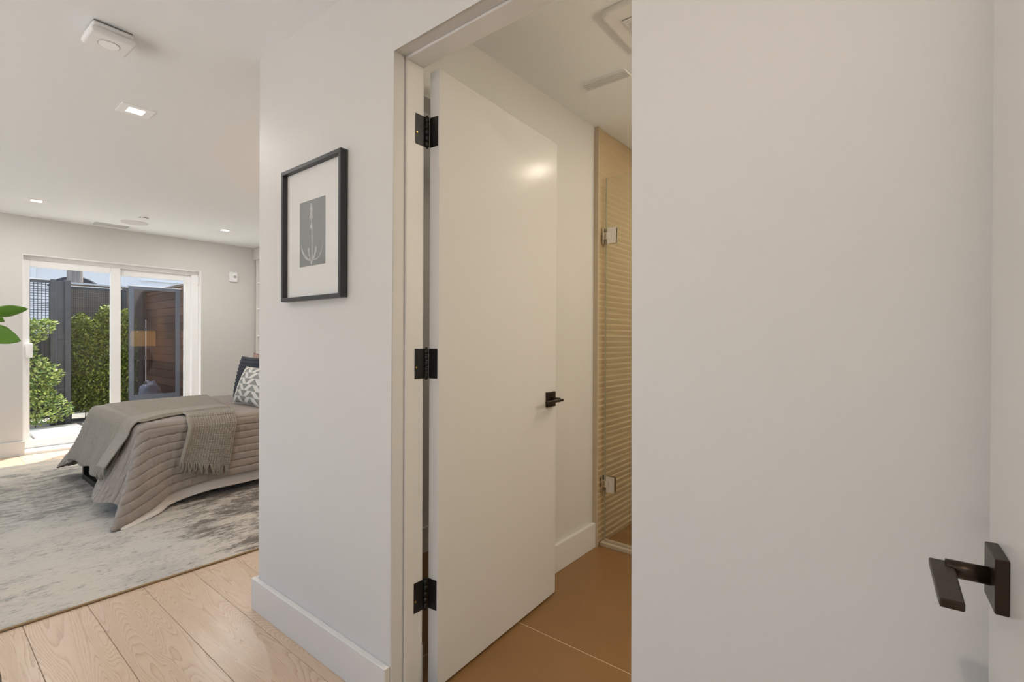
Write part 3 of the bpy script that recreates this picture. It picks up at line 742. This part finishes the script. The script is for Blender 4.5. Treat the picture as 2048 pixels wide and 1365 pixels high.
# fabric coordinate across the channels: distance over the near edge on the near side; position along the foot on the foot side
def drape(HEM, zdrop, grow, thick, amp, mt, name, parent, wmax=1.0, nsub=28, nw=140, quilt=True):
    H_ = catmull([(h[0]-grow*0, h[1], max(.014, h[2]-zdrop)) for h in HEM], nsub); T_ = catmull([(t[0], t[1], 0) for t in TOP], nsub)
    n = len(H_); vs = []; r = .055; cx, cy = 2.0, (Y0+Y1)/2
    fan = []
    for i in range(n):
        t, h = T_[i], H_[i]
        tx, ty = t.x, t.y
        # inward direction for the rounded shoulder
        tan = T_[min(i+1, n-1)]-T_[max(i-1, 0)]; nrm = Vector((-tan.y, tan.x, 0)).normalized()   # outward?
        if nrm.dot(Vector((cx-tx, cy-ty, 0))) > 0: nrm = -nrm
        P0 = Vector((tx, ty, BZ)); 
        a_start = P0-nrm*r
        row = []
        for j in range(nw):
            f = j/(nw-1)
            if f < .16:
                a = f/.16*PI/2
                p = Vector((a_start.x, a_start.y, BZ-r))+nrm*(r*math.sin(a))+Vector((0, 0, r*math.cos(a)))
            else:
                g = (f-.16)/.84; s0 = P0-Vector((0, 0, r)); s1 = Vector((h.x, h.y, h.z))
                p = s0.lerp(s1, g)
                bulge = .018*math.sin(PI*g); flare = (s1-s0); flare.z = 0
                p -= flare*(.55*g*(1-g))
                p += nrm*bulge*.4
            row.append(p)
        fan.append((row, nrm))
    return fan, n, nw
def channel(b, pitch=.0535):
    f = (b/pitch) % 1.0; g = min(f, 1-f)*pitch; return 1-math.exp(-g/.0048)
NS = 28
fan, nQ, nW = drape(HEM, 0, 0, 0, 0, None, 'quilt', None)
hs = [0]
for i in range(1, nQ): hs.append(hs[-1]+(fan[i][0][-1]-fan[i-1][0][-1]).length)
tipi = 7*NS; LB = .0535*9
vs = []
for i in range(nQ):
    row, nrm = fan[i]; t = i/NS
    acc = [0]
    for j in range(1, nW): acc.append(acc[-1]+(row[j]-row[j-1]).length)
    for j in range(nW):
        f = acc[j]/acc[-1]
        if i <= tipi or t > 17: b = (1-f)*LB                       # channels run along the side, parallel to the hem
        else:                                                     # past the corner they run down the foot
            bt = LB+(row[0].y-Y0-.05); bh = (hs[i]-hs[tipi])*1.19 if t <= 12 else LB+(row[-1].y-Y0)
            b = bt*(1-f)+bh*f
        k = math.floor(b/.0535)
        pk = noise.noise((row[j].x*34, row[j].y*34, k*5.3)) if row[j].z < BZ-.04 else 0
        hgt = channel(b)*(.0085+.0045*pk)
        cre = .0050*noise.noise((row[j].x*55+row[j].y*55, row[j].z*14, 4+k))*(1 if f > .2 else .2)
        jj = min(j+1, nW-1); j0 = max(j-1, 0); i1 = min(i+1, nQ-1); i0 = max(i-1, 0)
        du = fan[i1][0][j]-fan[i0][0][j]; dv = row[jj]-row[j0]; nn = du.cross(dv)
        nn = nn.normalized() if nn.length > 1e-9 else nrm
        if nn.dot(nrm+Vector((0, 0, .5))) < 0: nn = -nn
        vs.append(row[j]+nn*(hgt+cre))
quilt = grid('quilt', vs, nQ, nW, MT['quilt'], bed)
solidify(quilt, .005, 0)
# quilt top
nx, ny = 50, 330; vs = []
for i in range(nx):
    for j in range(ny):
        xx = X0+.045+(X1-X0-.045)*i/(nx-1); yy = Y0+.045+(Y1-Y0-.09)*j/(ny-1)
        e = min(1, (xx-X0-.045)/.15, (yy-Y0-.045)/.12, (Y1-.045-yy)/.12)
        zz = BZ+channel((yy-Y0-.05)+9*.0535)*.009+.006*noise.noise((xx*4, yy*4, 1))*e+.002
        vs.append((xx, yy, zz))
qt = grid('quilt_top', vs, nx, ny, MT['quilt'], bed)
# white sheet hanging a little below the quilt along the near side and round the corner
HS = [(h[0]+(.03 if k >= 8 else .0), h[1]+(.02 if k < 7 else .01), h[2]-(.085 if k < 5 else [.085, .075, .05, .004, .0, -.03, -.03, -.03, -.03, -.03, -.03, -.03, -.03, -.03, -.03, -.03, -.03, -.03, -.03, -.03, -.03, -.03][k])) for k, h in enumerate(HEM)]
HS[4] = (1.40, 3.990, .072); HS[5] = (1.19, 3.985, .038); HS[6] = (1.065, 3.872, .020); HS[7] = (.835, 3.745, .0135)
fan2, n2, w2_ = drape(HS, 0, 0, 0, 0, None, 'sheet', None)
vs = []
for i in range(n2):
    row, nrm = fan2[i]
    for j in range(w2_):
        p = row[j]-nrm*(.019 if j < .96*w2_ else .014)-Vector((0, 0, .012 if j < 10 else 0))
        p = p+nrm*.004*noise.noise((p.x*9, p.y*9, p.z*4)); p.z = max(p.z, .0135); vs.append(p)
sh = grid('sheet', vs[:8*NS*w2_], 8*NS, w2_, MT['sheet_white'], bed); solidify(sh, .002, 0)

# ------------------------------------------------------------------ throw blanket
tb = empty('throw_blanket', (1.2, 4.9, BZ), 'taupe waffle knit throw with fringes spread over the bed foot', 'blanket')
def path_point(P, t):
    """point on polyline P (list of Vectors) at fraction t of its length"""
    L = [0]
    for a, b in zip(P, P[1:]): L.append(L[-1]+(b-a).length)
    s = t*L[-1]
    for k in range(len(P)-1):
        if s <= L[k+1]+1e-9:
            f = (s-L[k])/max(1e-9, L[k+1]-L[k]); return P[k].lerp(P[k+1], f)
    return P[-1]
nu, nt_ = 260, 90; vs = []; ends = []
for i in range(nu):
    s = i/(nu-1)
    yf = 4.17+(5.30-4.17)*s
    te = Vector((1.70, 4.42, 0)).lerp(Vector((1.88, 5.40, 0)), s)
    hem = Vector((.872-.01*math.sin(s*9), 4.22+(5.33-4.22)*s+.02*math.sin(s*7), .205+.022*math.sin(s*PI)+.010*math.sin(s*17)))
    P = [Vector((te.x, te.y, BZ+.022)), Vector((X0+.30, yf+(te.y-yf)*.7, BZ+.022)), Vector((X0+.07, yf, BZ+.021)), Vector((X0+.03, yf, BZ+.012)), Vector((X0-.006, yf, BZ-.03)), Vector((X0-.02, yf, BZ-.08)), hem]
    P = catmull(P, 8)
    for j in range(nt_):
        t = j/(nt_-1); p = path_point(P, t)
        ribh = .017*(1-abs(2*((s*27) % 1)-1)**3)*(1-.30*abs(math.sin(t*PI*44)))
        fold = .010*math.sin(s*19+t*2)*max(0, t-.62)*2
        d = Vector((-1, 0, 0)) if t > .6 else (Vector((0, 0, 1)) if t < .5 else Vector((-.7, 0, .7)))
        vs.append(p+d*(ribh+fold))
    ends.append(vs[-1])
main = grid('throw_body', vs, nu, nt_, MT['knit'], tb); solidify(main, .006, 0)
# doubled near edge: a folded strip lying on the first layer
nu, nt_ = 40, 90; vs = []; ends2 = []
for i in range(nu):
    s = i/(nu-1)
    yf = 4.10+.22*s; te = Vector((1.69, 4.335, 0)).lerp(Vector((1.69, 4.56, 0)), s)
    hem = Vector((.848, 4.18+.22*s, .318-.02*s))
    zl = .034 if s > .05 and s < .95 else .018
    P = [Vector((te.x, te.y, BZ+zl)), Vector((X0+.30, yf+(te.y-yf)*.7, BZ+zl)), Vector((X0+.07, yf, BZ+zl)), Vector((X0+.022, yf, BZ+.020)), Vector((X0-.016, yf, BZ-.03)), Vector((X0-.034, yf, BZ-.08)), hem]
    P = catmull(P, 8)
    for j in range(nt_):
        t = j/(nt_-1); p = path_point(P, t); wv = .003*abs(math.sin(t*PI*42))
        d = Vector((-1, 0, 0)) if t > .6 else Vector((0, 0, 1))
        vs.append(p+d*wv)
    ends2.append(vs[-1])
o = grid('folded_edge', vs, nu, nt_, MT['knit'], tb); solidify(o, .008, 0)
# end of the throw hanging over the near side
nu, nt_ = 170, 420; vs = []; ends3 = []
for i in range(nu):
    s = i/(nu-1)
    top = Vector((1.335+.34*s, 4.31+.03*s, BZ+.018)); xe = 1.285+.325*s
    xb = 1.215+.325*s
    P = [top, Vector((xe+.02, Y0+.09, BZ+.022)), Vector((xe, Y0+.03, BZ+.012)), Vector((xe-.005, Y0-.020, BZ-.03)), Vector((xe-.015, Y0-.038, BZ-.08)), Vector((xb, Y0-.062, .325-.085*s))]
    P = catmull(P, 8)
    for j in range(nt_):
        t = j/(nt_-1); p = path_point(P, t)
        edge = s < .10
        fc, fq = ((s-.1)*19) % 1, (t*58) % 1
        wv = .006 if edge else .0095*(1-(math.sin(PI*fc)**1.3)*(math.sin(PI*fq)**1.3 if t > .36 else .75))
        fd = .006*math.sin(s*8+t*3)*t
        d = Vector((0, -1, 0)) if t > .42 else (Vector((0, 0, 1)) if t < .3 else Vector((0, -.7, .7)))
        if s < .10: fd += .010*(1-abs(s-.05)/.05)
        vs.append(p+d*(wv+fd))
    ends3.append(vs[-1].copy())
o = grid('side_drop', vs, nu, nt_, MT['knit'], tb); solidify(o, .006, 0)
# fringes
def fringe(name, ends, n, ln, out, zmin=.03):
    vs, fs = [], []
    for k in range(n):
        p = ends[min(len(ends)-1, int((k+.5)/n*len(ends)))]+Vector((0, 0, .006))
        a, b = random.uniform(-.02, .02), random.uniform(.8, 1.1)
        tg = (Vector(ends[-1])-Vector(ends[0])).normalized()
        q1 = p+tg*a*.5+out*.006-Vector((0, 0, ln*b*.5)); q2 = p+tg*(a+random.uniform(-.015, .015))+out*random.uniform(0, .012)-Vector((0, 0, ln*b))
        q2.z = max(q2.z, zmin)
        for dd in (-.0022, .0022):
            tubeverts(vs, fs, catmull([p+tg*dd, q1+tg*dd*1.4, q2+tg*dd*1.2], 4), .0032, 5, .7)
    return tag(raw(name, vs, fs, MT['knit'], tb), kind='stuff')
fringe('fringe', ends3, 26, .078, Vector((0, -1, 0)))
fringe('fringe', ends2, 13, .085, Vector((-1, 0, 0)))

# ------------------------------------------------------------------ cushions
def cushion(name, loc, wd, ht, th, mtn, label, yaw, lean, mod=None, n=48):
    e = empty(name, (0, 0, 0), label, 'cushion', 'cushions on the bed')
    vs, uv = [], []; fs = []
    for side in (-1, 1):
        for i in range(n):
            for j in range(n):
                a, b = -1+2*i/(n-1), -1+2*j/(n-1)
                k = (1-a*a)*(1-b*b); pin = 1-.055*(1-abs(a)**2)*0
                px_ = a*wd/2*(1-.06*(1-a*a)*0-.05*(b*b)*(1-abs(a))*0); 
                # edges draw in between the corners
                px_ = a*wd/2*(1-.05*(1-b*b)); pz_ = b*ht/2*(1-.05*(1-a*a))
                dpt = side*th/2*(max(0, k)**.42)
                if mod: dpt += side*mod(a, b)*min(1, k*6)
                vs.append((px_, dpt, pz_+ht/2)); uv.append(((a+1)/2, (b+1)/2))
    for s in (0, 1):
        o_ = s*n*n
        for i in range(n-1):
            for j in range(n-1): fs.append((o_+i*n+j, o_+i*n+j+1, o_+(i+1)*n+j+1, o_+(i+1)*n+j))
    m_ = Matrix.Translation(loc) @ Matrix.Rotation(yaw, 4, 'Z') @ Matrix.Rotation(lean, 4, 'X')
    o = raw('cover', [m_ @ Vector(v) for v in vs], fs, MT[mtn], None)
    bmm = bmesh.new(); bmm.from_mesh(o.data); 
    l = bmm.loops.layers.uv.new('UVMap')
    for f in bmm.faces:
        for lp in f.loops: lp[l].uv = uv[lp.vert.index]
    bmesh.ops.remove_doubles(bmm, verts=bmm.verts, dist=1e-5); bmesh.ops.recalc_face_normals(bmm, faces=bmm.faces)
    bmm.to_mesh(o.data); bmm.free()
    e.location = loc; e.matrix_world = Matrix.Translation(loc); adopt(o, e)
    # piped seam
    pts = [m_ @ Vector((a*wd/2*(1-.05*(1-b*b)), 0, b*ht/2*(1-.05*(1-a*a))+ht/2)) for a, b in [(-1+2*k/12, -1) for k in range(12)]+[(1, -1+2*k/12) for k in range(12)]+[(1-2*k/12, 1) for k in range(12)]+[(-1, 1-2*k/12) for k in range(13)]]
    tube('seam', pts, .0035, MT[mtn], e, 6)
    return e
# local x = width, local y = thickness, z = height ; yaw turns, lean tips back
cushion('cushion', (1.87, 4.465, BZ+.021), .48, .335, .13, 'chevron_cotton', 'white cushion with grey chevron blocks in front of the navy one', math.radians(-88), math.radians(-20))
cushion('cushion', (2.065, 4.87, BZ+.021), .64, .40, .14, 'navy_velvet', 'dark navy cushion quilted in horizontal channels', math.radians(-88), math.radians(-12), lambda a, b: .010*abs(math.sin((b+1)*PI*5.5))-.005)
cushion('cushion', (2.27, 5.10, BZ+.021), .56, .42, .13, 'terracotta_stripe', 'terracotta and cream striped cushion behind the navy one', math.radians(-88), math.radians(-10))

# ------------------------------------------------------------------ bedside table and lamp (seen mirrored in the patio door)
nsd = empty('bedside_table', (2.78, 3.25, 0), 'dark walnut bedside table between the closet wall and the bed', 'side table')
box('cabinet', (2.56, 2.98, .16), (3.03, 3.52, .52), MT['walnut'], nsd, .004); box('table_top', (2.54, 2.96, .52), (3.035, 3.54, .545), MT['walnut'], nsd, .003)
for (a, b) in ((2.60, 3.02), (2.60, 3.48), (2.99, 3.02), (2.99, 3.48)): cyl('leg', (a, b, .013), (a, b, .16), .014, FR, nsd, 12)
box('drawer_front', (2.552, 3.0, .34), (2.562, 3.50, .505), MT['walnut'], nsd, .002); box('drawer_front', (2.552, 3.0, .175), (2.562, 3.50, .33), MT['walnut'], nsd, .002)
tl = empty('table_lamp', (2.80, 3.22, .545), 'table lamp with amber drum shade on the bedside table', 'lamp')
lathe('lamp_base', [(.07, 0), (.075, .01), (.12, .08), (.155, .20), (.15, .30), (.10, .38), (.03, .42), (.018, .46), (.018, .50)], (2.80, 3.22, .546), MT['lamp_body'], tl)
lathe('lamp_shade', [(.19, 0), (.19, .005), (.185, .28), (.182, .28), (.186, .005), (.186, 0)], (2.80, 3.22, 1.04), MT['lamp_amber'], tl)
lp = bpy.data.lights.new('bulb', 'POINT'); lp.energy = 6; lp.color = (1, .66, .34); lp.shadow_soft_size = .04
lo = bpy.data.objects.new('bulb', lp); COL.objects.link(lo); lo.location = (2.80, 3.22, 1.17); adopt(lo, tl)

# ------------------------------------------------------------------ fiddle-leaf plant at the left, its leaf tips in view
pl = empty('fiddle_leaf_plant', (.12, 5.35, 0), 'fiddle leaf fig reaching broad green leaves towards the patio door', 'plant')
lathe('pot', [(.13, 0), (.16, .02), (.185, .33), (.185, .35), (.17, .35), (.165, .31)], (.12, 5.35, .0135), MT['pot_black'], pl)
cyl('soil', (.12, 5.35, .30), (.12, 5.35, .325), .168, MT['soil'], pl)
stem = catmull([(.12, 5.35, .31), (.14, 5.34, .7), (.10, 5.36, 1.1), (.16, 5.35, 1.6), (.14, 5.36, 1.85)], 8)
tube('trunk', stem, .012, MT['bark'], pl, 8, .5)
def fig_leaf(base, tip, width, droop, roll=0.0):
    base, tip = Vector(base), Vector(tip); ax = tip-base; ln = ax.length; ax.normalize()
    side = ax.cross(Vector((0, 0, 1))).normalized(); up = side.cross(ax); side = side*math.cos(roll)+up*math.sin(roll); up = side.cross(ax)
    n, mcol = 14, 9; vs = []
    for i in range(n):
        t = i/(n-1); wv = width*(.10+math.sin(PI*min(1, t**.75))*.95*(.72+.55*t) if t < 1 else 0.02)*.5
        c = base+ax*ln*t+up*(droop*math.sin(PI*t)*1.0)-Vector((0, 0, droop*t*t*1.5))
        for j in range(mcol):
            f = -1+2*j/(mcol-1)
            vs.append(c+side*wv*f+up*(.18*wv*f*f+.03*wv*math.sin(t*22)*abs(f)))
    o = grid('leaf', vs, n, mcol, MT['fig_leaf'], pl); solidify(o, .0012, 0)
    tube('leaf_stalk', [base-ax*.05-Vector((0, 0, .012)), base, base+ax*.05], .003, MT['stem_green'], pl, 6)
fig_leaf((.40, 5.36, 1.36), (.615, 5.33, 1.425), .10, .004, 1.0)
fig_leaf((.33, 5.33, 1.235), (.575, 5.33, 1.185), .17, .012, -1.0)
fig_leaf((.30, 5.40, 1.40), (.495, 5.42, 1.335), .12, .012, 1.0)
tube('branch', catmull([(.12, 5.355, 1.2), (.22, 5.35, 1.30), (.35, 5.36, 1.36)], 6), .005, MT['bark'], pl, 6, .6)
tube('branch', catmull([(.11, 5.355, 1.05), (.2, 5.34, 1.16), (.29, 5.33, 1.215)], 6), .005, MT['bark'], pl, 6, .6)
for k in range(14):
    a = k*2.4; z = .9+k*.075; c = Vector((.13, 5.35, z)); d = Vector((-abs(math.cos(a))*.6-.15, math.sin(a), .25)).normalized()
    fig_leaf(c+d*.05, c+d*(.28+.05*math.sin(k)), .17, .03, 0)
# black pouf whose rim just enters at the left
def pouf():
    D_, r = 2.0, .23; al = math.atan(-1019/FPX)+ -math.asin(r/D_); ang = PSI+al      # azimuth from +Y towards +X
    c = (D_*math.sin(ang), D_*math.cos(ang), 0)
    e = empty('pouf', c, 'round black leather pouf standing on the oak floor', 'pouf')
    prof = []
    for k in range(25):
        a = -PI/2+PI*k/24
        prof.append((max(.004, r*math.copysign(abs(math.cos(a))**.6, 1)), .19+.19*math.copysign(abs(math.sin(a))**.75, math.sin(a))))
    prof = [(rr, z*1.0+.001) for rr, z in prof]
    lathe('cushion_body', prof, c, MT['black_leather'], e, 48)
    lathe('piping', [(r*.99+.003*math.cos(2*PI*k/8), .19+.004*math.sin(2*PI*k/8)) for k in range(9)], c, MT['black_leather'], e, 48)
pouf()

# ------------------------------------------------------------------ patio outside
GZ = -.03
st(box('floor_bounce_slab', (-12, -8, -.4), (XL-.1, U2+.22, -.06), MT['concrete']))  # unseen pale slab added to bounce sunlight up to the ceiling
pat = st(box('floor_patio', (-6, U2+.22, -.4), (9, 22, GZ-.035), MT['patio_ground']))
bm = bmesh.new()
for k, (y0, y1) in enumerate(((7.26, 7.93), (8.0, 8.67), (8.74, 9.22))):
    for j in range(9):
        x0 = -1.9+j*.86+(.35 if k % 2 else 0)+(.08 if k == 2 else 0)
        box('paver', (x0, y0, GZ-.05), (x0+.80, y1, GZ+random.uniform(-.003, .003)), MT['concrete'], pat, .004, 1)
FM = MT['fence_metal']
def screen(name, x0, x1, y, h, label, dx, dz, mid=None, cap=True, posts=(True, True), solid=None):
    f = empty(name, ((x0+x1)/2, y, GZ-.03), label, 'fence', 'patio fence sections')
    box('bottom_rail', (x0, y-.018, .06), (x1, y+.018, .11), FM, f, .002); box('top_rail', (x0, y-.020, h-.045), (x1, y+.020, h-.008), FM, f, .002)
    if mid: box('middle_rail', (x0, y-.018, mid), (x1, y+.018, mid+.04), FM, f, .002)
    if cap: box('cap', (x0, y-.03, h-.008), (x1, y+.03, h+.006), MT['cap_metal'], f, .001, 1)
    for p, xx in zip(posts, (x0, x1)):
        if p: box('post', (xx-.03, y-.035, GZ-.06), (xx+.03, y+.035, h+.01), FM, f, .003)
    bm = bmesh.new(); x = x0+dx/2
    while x < x1:
        addbox(bm, (x-.004, y-.007, .11), (x+.004, y-.001, h-.045)); x += dx
    z = .13
    while z < h-.06:
        addbox(bm, (x0, y, z-.0045), (x1, y+.006, z+.0045)); z += dz*random.choice((.7, 1, 1, 1.3))
    tag(obj('lattice', bm, MT['screen_mesh'], f), kind='stuff')
    if solid: box('back_board', (x0, y+.012, .10), (x1, y+.02, solid), FM, f)
    return f
screen('lattice_fence', -.2, 1.335, 9.42, 2.005, 'dark lattice fence panel behind the slim climbing shrub', .040, .036, 1.19, solid=1.20)
jf = empty('solid_fence', (1.45, 9.6, GZ-.06), 'dark grey metal return panel between the two lattice fence lines', 'fence', 'patio fence sections')
box('post', (1.455, 9.36, GZ-.06), (1.52, 9.44, 2.015), FM, jf, .003)
box('side_panel', (1.380, 9.45, .02), (1.40, 10.06, 1.98), FM, jf, .002)
box('corner_post', (1.380, 9.39, GZ-.06), (1.455, 9.45, 1.99), FM, jf, .002)
for z in (.44, 1.12): box('bracket', (1.372, 9.375, z), (1.47, 9.392, z+.035), FM, jf, .002)
screen('lattice_fence', 1.55, 2.30, 10.1, 1.99, 'dark lattice fence panel behind the dense hedge', .026, .024, None, solid=.6)
# grey framed gate between fence and boarded wall
gt = empty('patio_gate', (2.55, 9.45, GZ), 'grey framed patio gate with smoked glass beside the boarded wall', 'gate')
GM = mat('gate_metal', (.125, .14, .16), .45)
box('gate_stile', (2.215, 9.43, GZ-.05), (2.275, 9.48, 2.0), GM, gt, .003); box('gate_stile', (2.84, 9.43, GZ-.05), (2.90, 9.48, 2.0), GM, gt, .003)
box('top_rail', (2.275, 9.435, 1.955), (2.84, 9.475, 2.0), GM, gt, .003); box('top_cap', (2.20, 9.42, 2.0), (2.91, 9.49, 2.012), MT['cap_metal'], gt, .001, 1)
box('bottom_rail', (2.275, 9.435, .20), (2.84, 9.475, .29), GM, gt, .003)
box('pane', (2.27, 9.45, .285), (2.845, 9.458, 1.96), MT['smoked_glass'], gt)
box('latch_bar', (2.42, 9.41, .42), (2.428, 9.418, 1.48), MT['cap_metal'], gt, .001, 1)
for z in (.45, .85, 1.30): box('latch_guide', (2.410, 9.408, z), (2.438, 9.45, z+.05), FM, gt, .002)
# boarded wall on the right, running away from the house
ww = empty('boarded_wall', (2.97, 10.2, GZ), 'reddish brown horizontal board wall along the patio', 'wall')
z = GZ-.04; k = 0
while z < 2.0:
    h = min(.138, 2.06-z)
    for (y0, y1) in (((7.20, 9.6), (9.603, 12.0), (12.003, 14.0)) if k % 2 else ((7.20, 8.5), (8.503, 10.9), (10.903, 14.0))):
        box('board', (2.96+random.uniform(0, .004), y0, z+.003), (2.985, y1, z+h-.003), MT['redwood'], ww, .002, 1)
    z += h; k += 1
box('wall_cap', (2.945, 7.2, 2.062), (3.02, 14.0, 2.10), MT['neighbour_wood'], ww, .002, 1)
box('wall_core', (2.986, 7.2, GZ-.04), (3.01, 14.0, 2.06), MT['neighbour_wood'], ww)
for y in (8.2, 10.4, 12.6): box('stud', (3.01, y, GZ-.06), (3.05, y+.09, 2.05), MT['neighbour_wood'], ww)
# wrapped bundles on the ground behind the gate
def bundle(c, r, sz, label):
    bm = bmesh.new(); bmesh.ops.create_icosphere(bm, subdivisions=4, radius=1)
    for v in bm.verts:
        n = v.co.normalized(); k = 1+.28*noise.noise(n*2.2+Vector(c))+.12*abs(noise.noise(n*6+Vector(c)))
        v.co = Vector((n.x*r*k, n.y*r*k, max(-.55, n.z)*sz*k))+Vector((c[0], c[1], c[2]+.55*sz))
    mn = min(v.co.z for v in bm.verts)
    for v in bm.verts: v.co.z += c[2]-mn
    tag(obj('plastic_bag', bm, MT['bag'], None, True), label, 'bag', 'bags behind the patio gate')
bundle((2.44, 10.62, GZ-.035), .15, .24, 'small crumpled pale plastic bag beside the gate stile')
bundle((2.72, 10.35, GZ-.035), .16, .30, 'large crumpled grey plastic bag by the boarded wall')
# neighbour's board fence, pole and building
nf = empty('board_fence', (2.2, 11.5, GZ), 'weathered brown board fence beyond the lattice panels', 'fence')
x = 1.78
while x < 6:
    box('board', (x, 11.5, GZ-.06), (x+.142, 11.52, 2.135), MT['neighbour_wood'], nf, .001, 1); x += .145
box('cap_rail', (1.78, 11.47, 2.135), (6, 11.56, 2.165), MT['cap_metal'], nf, .002)
for xx in (1.8, 3, 5): box('post', (xx, 11.52, GZ-.06), (xx+.09, 11.61, 2.13), MT['neighbour_wood'], nf)
po = empty('utility_pole', (2.187, 13.1, GZ-.04), 'weathered grey wooden utility pole beyond the fence', 'pole')
lathe('pole_shaft', [(.135, -.03), (.125, 2), (.105, 9)], (2.187, 13.1, GZ), MT['pole_wood'], po, 24)
box('step_peg', (2.06, 13.02, 2.9), (2.31, 13.06, 2.93), FM, po)
bd = empty('building', (3, 16.2, GZ-.04), 'pale rendered building with an arched window behind the utility pole', 'building')
AX, AZ, AR = 2.69, 2.05, .65
n = 32
A0 = math.asin(.37/AR); SZ = AZ+.37; HW = AR*math.cos(A0)
arc = [(AX+AR*math.cos(A0+(PI-2*A0)*k/n), AZ+AR*math.sin(A0+(PI-2*A0)*k/n)) for k in range(n+1)]        # right to left over the top
outer = [(-6, GZ-.06), (AX, GZ-.06), (AX, SZ)]+arc[::-1]+[(AX+.001, SZ), (AX+.001, GZ-.06), (14, GZ-.06), (14, 8), (-6, 8)]
bm = bmesh.new()
f0 = [bm.verts.new((p[0], 16.0, p[1])) for p in outer]; f1 = [bm.verts.new((p[0], 16.3, p[1])) for p in outer]
bm.faces.new(f0); bm.faces.new(f1[::-1])
for i in range(len(outer)):
    j = (i+1) % len(outer); bm.faces.new((f0[i], f1[i], f1[j], f0[j]))
obj('facade', bm, MT['stucco'], bd)
wn = box('window', (AX-AR-.02, 16.16, SZ-.02), (AX+AR+.02, 16.2, AZ+AR+.02), MT['arch_glass'], bd)
vs, fs = [], []
for k in range(n+1):
    a = PI*k/n
    for rr, yy in ((1.02, 15.985), (1.02, 16.0), (1.06, 16.0), (1.06, 15.975), (1.02, 15.985)): vs.append((AX+rr*math.cos(a), yy, AZ+rr*math.sin(a)))
for k in range(n):
    for j in range(4): fs.append((k*5+j, k*5+j+1, (k+1)*5+j+1, (k+1)*5+j))
raw('arch_moulding', vs, fs, MT['stucco'], bd, False)
box('downpipe', (1.86, 15.88, 0), (1.96, 15.99, 6), MT['stucco'], bd, .02, 3)
for z in (2.55, 2.72, 2.95, 3.3): box('siding_ledge', (4.0, 15.975, z), (9.0, 16.0, z+.02), MT['stucco'], bd)
# planting: many small leaves on a few stems
def foliage(name, label, mt, n, sampler, sz, stems, group='shrubs along the fence'):
    e = empty(name, sampler.base, label, 'shrub', group)
    vs, fs = [], []
    for k in range(n):
        p, out = sampler()
        d = (Vector((random.uniform(-1, 1), random.uniform(-1, 1), random.uniform(-.3, .6)))+out*1.1).normalized()
        ln = sz*random.uniform(.7, 1.3); sd2 = d.cross(Vector((random.uniform(-1, 1), random.uniform(-1, 1), random.uniform(.5, 2)))).normalized(); up = sd2.cross(d)
        wd = ln*.30; b = len(vs)
        vs += [p, p+d*ln*.45+sd2*wd-up*.1*ln, p+d*ln*.5+up*.06*ln, p+d*ln*.45-sd2*wd-up*.1*ln, p+d*ln-up*.12*ln]
        fs += [(b, b+1, b+2), (b, b+2, b+3), (b+1, b+4, b+2), (b+2, b+4, b+3)]
    tag(raw('foliage', vs, fs, MT[mt], e, False), kind='stuff')
    for s in stems: tube('stem', catmull(s, 5), .008, MT['bark'], e, 6, .4)
    return e
class Hedge:
    base = (1.95, 9.85, GZ-.04)
    def __call__(self):
        while True:
            x = random.uniform(1.56, 2.36); z = random.uniform(.06, 1.80); y = random.uniform(9.58, 10.0)
            top = 1.42+.10*math.sin(x*9)+.06*math.sin(x*23)+(.30*math.exp(-((x-2.0)/.2)**2))
            if z < top and (y < 9.8 or random.random() < .35): return Vector((x, y, z)), Vector((0, -.6, .5))
h1 = foliage('hedge', 'dense leafy green hedge growing against the lattice fence', 'hedge_leaf', 15000, Hedge(), .044,
        [[(1.6+.17*k, 9.86, GZ-.04), (1.62+.16*k, 9.84, .5), (1.58+.18*k, 9.86, 1.2)] for k in range(6)])
class Slim:
    base = (1.15, 9.15, GZ-.04)
    def __call__(self):
        while True:
            z = random.uniform(0, 1.42); t = z/1.42
            cx = 1.12+.10*math.sin(z*4.5)+.06*math.sin(z*11); hw = (.26-.12*t)*(.55+.45*abs(math.sin(z*5.2+.6)))+.03
            a = random.uniform(0, 2*PI); r = hw*math.sqrt(random.random())
            return Vector((cx+r*math.cos(a), 9.16+r*.6*math.sin(a), z)), Vector((math.cos(a)*.6, -.5, .4))
foliage('climbing_shrub', 'slim ragged light green shrub before the lattice fence', 'shrub_leaf', 3000, Slim(), .052,
        [[(1.12, 9.16, GZ-.04), (1.16, 9.16, .5), (1.08, 9.17, 1.0), (1.12, 9.16, 1.38)], [(1.05, 9.17, GZ-.04), (.98, 9.16, .5), (1.06, 9.16, .95)]])
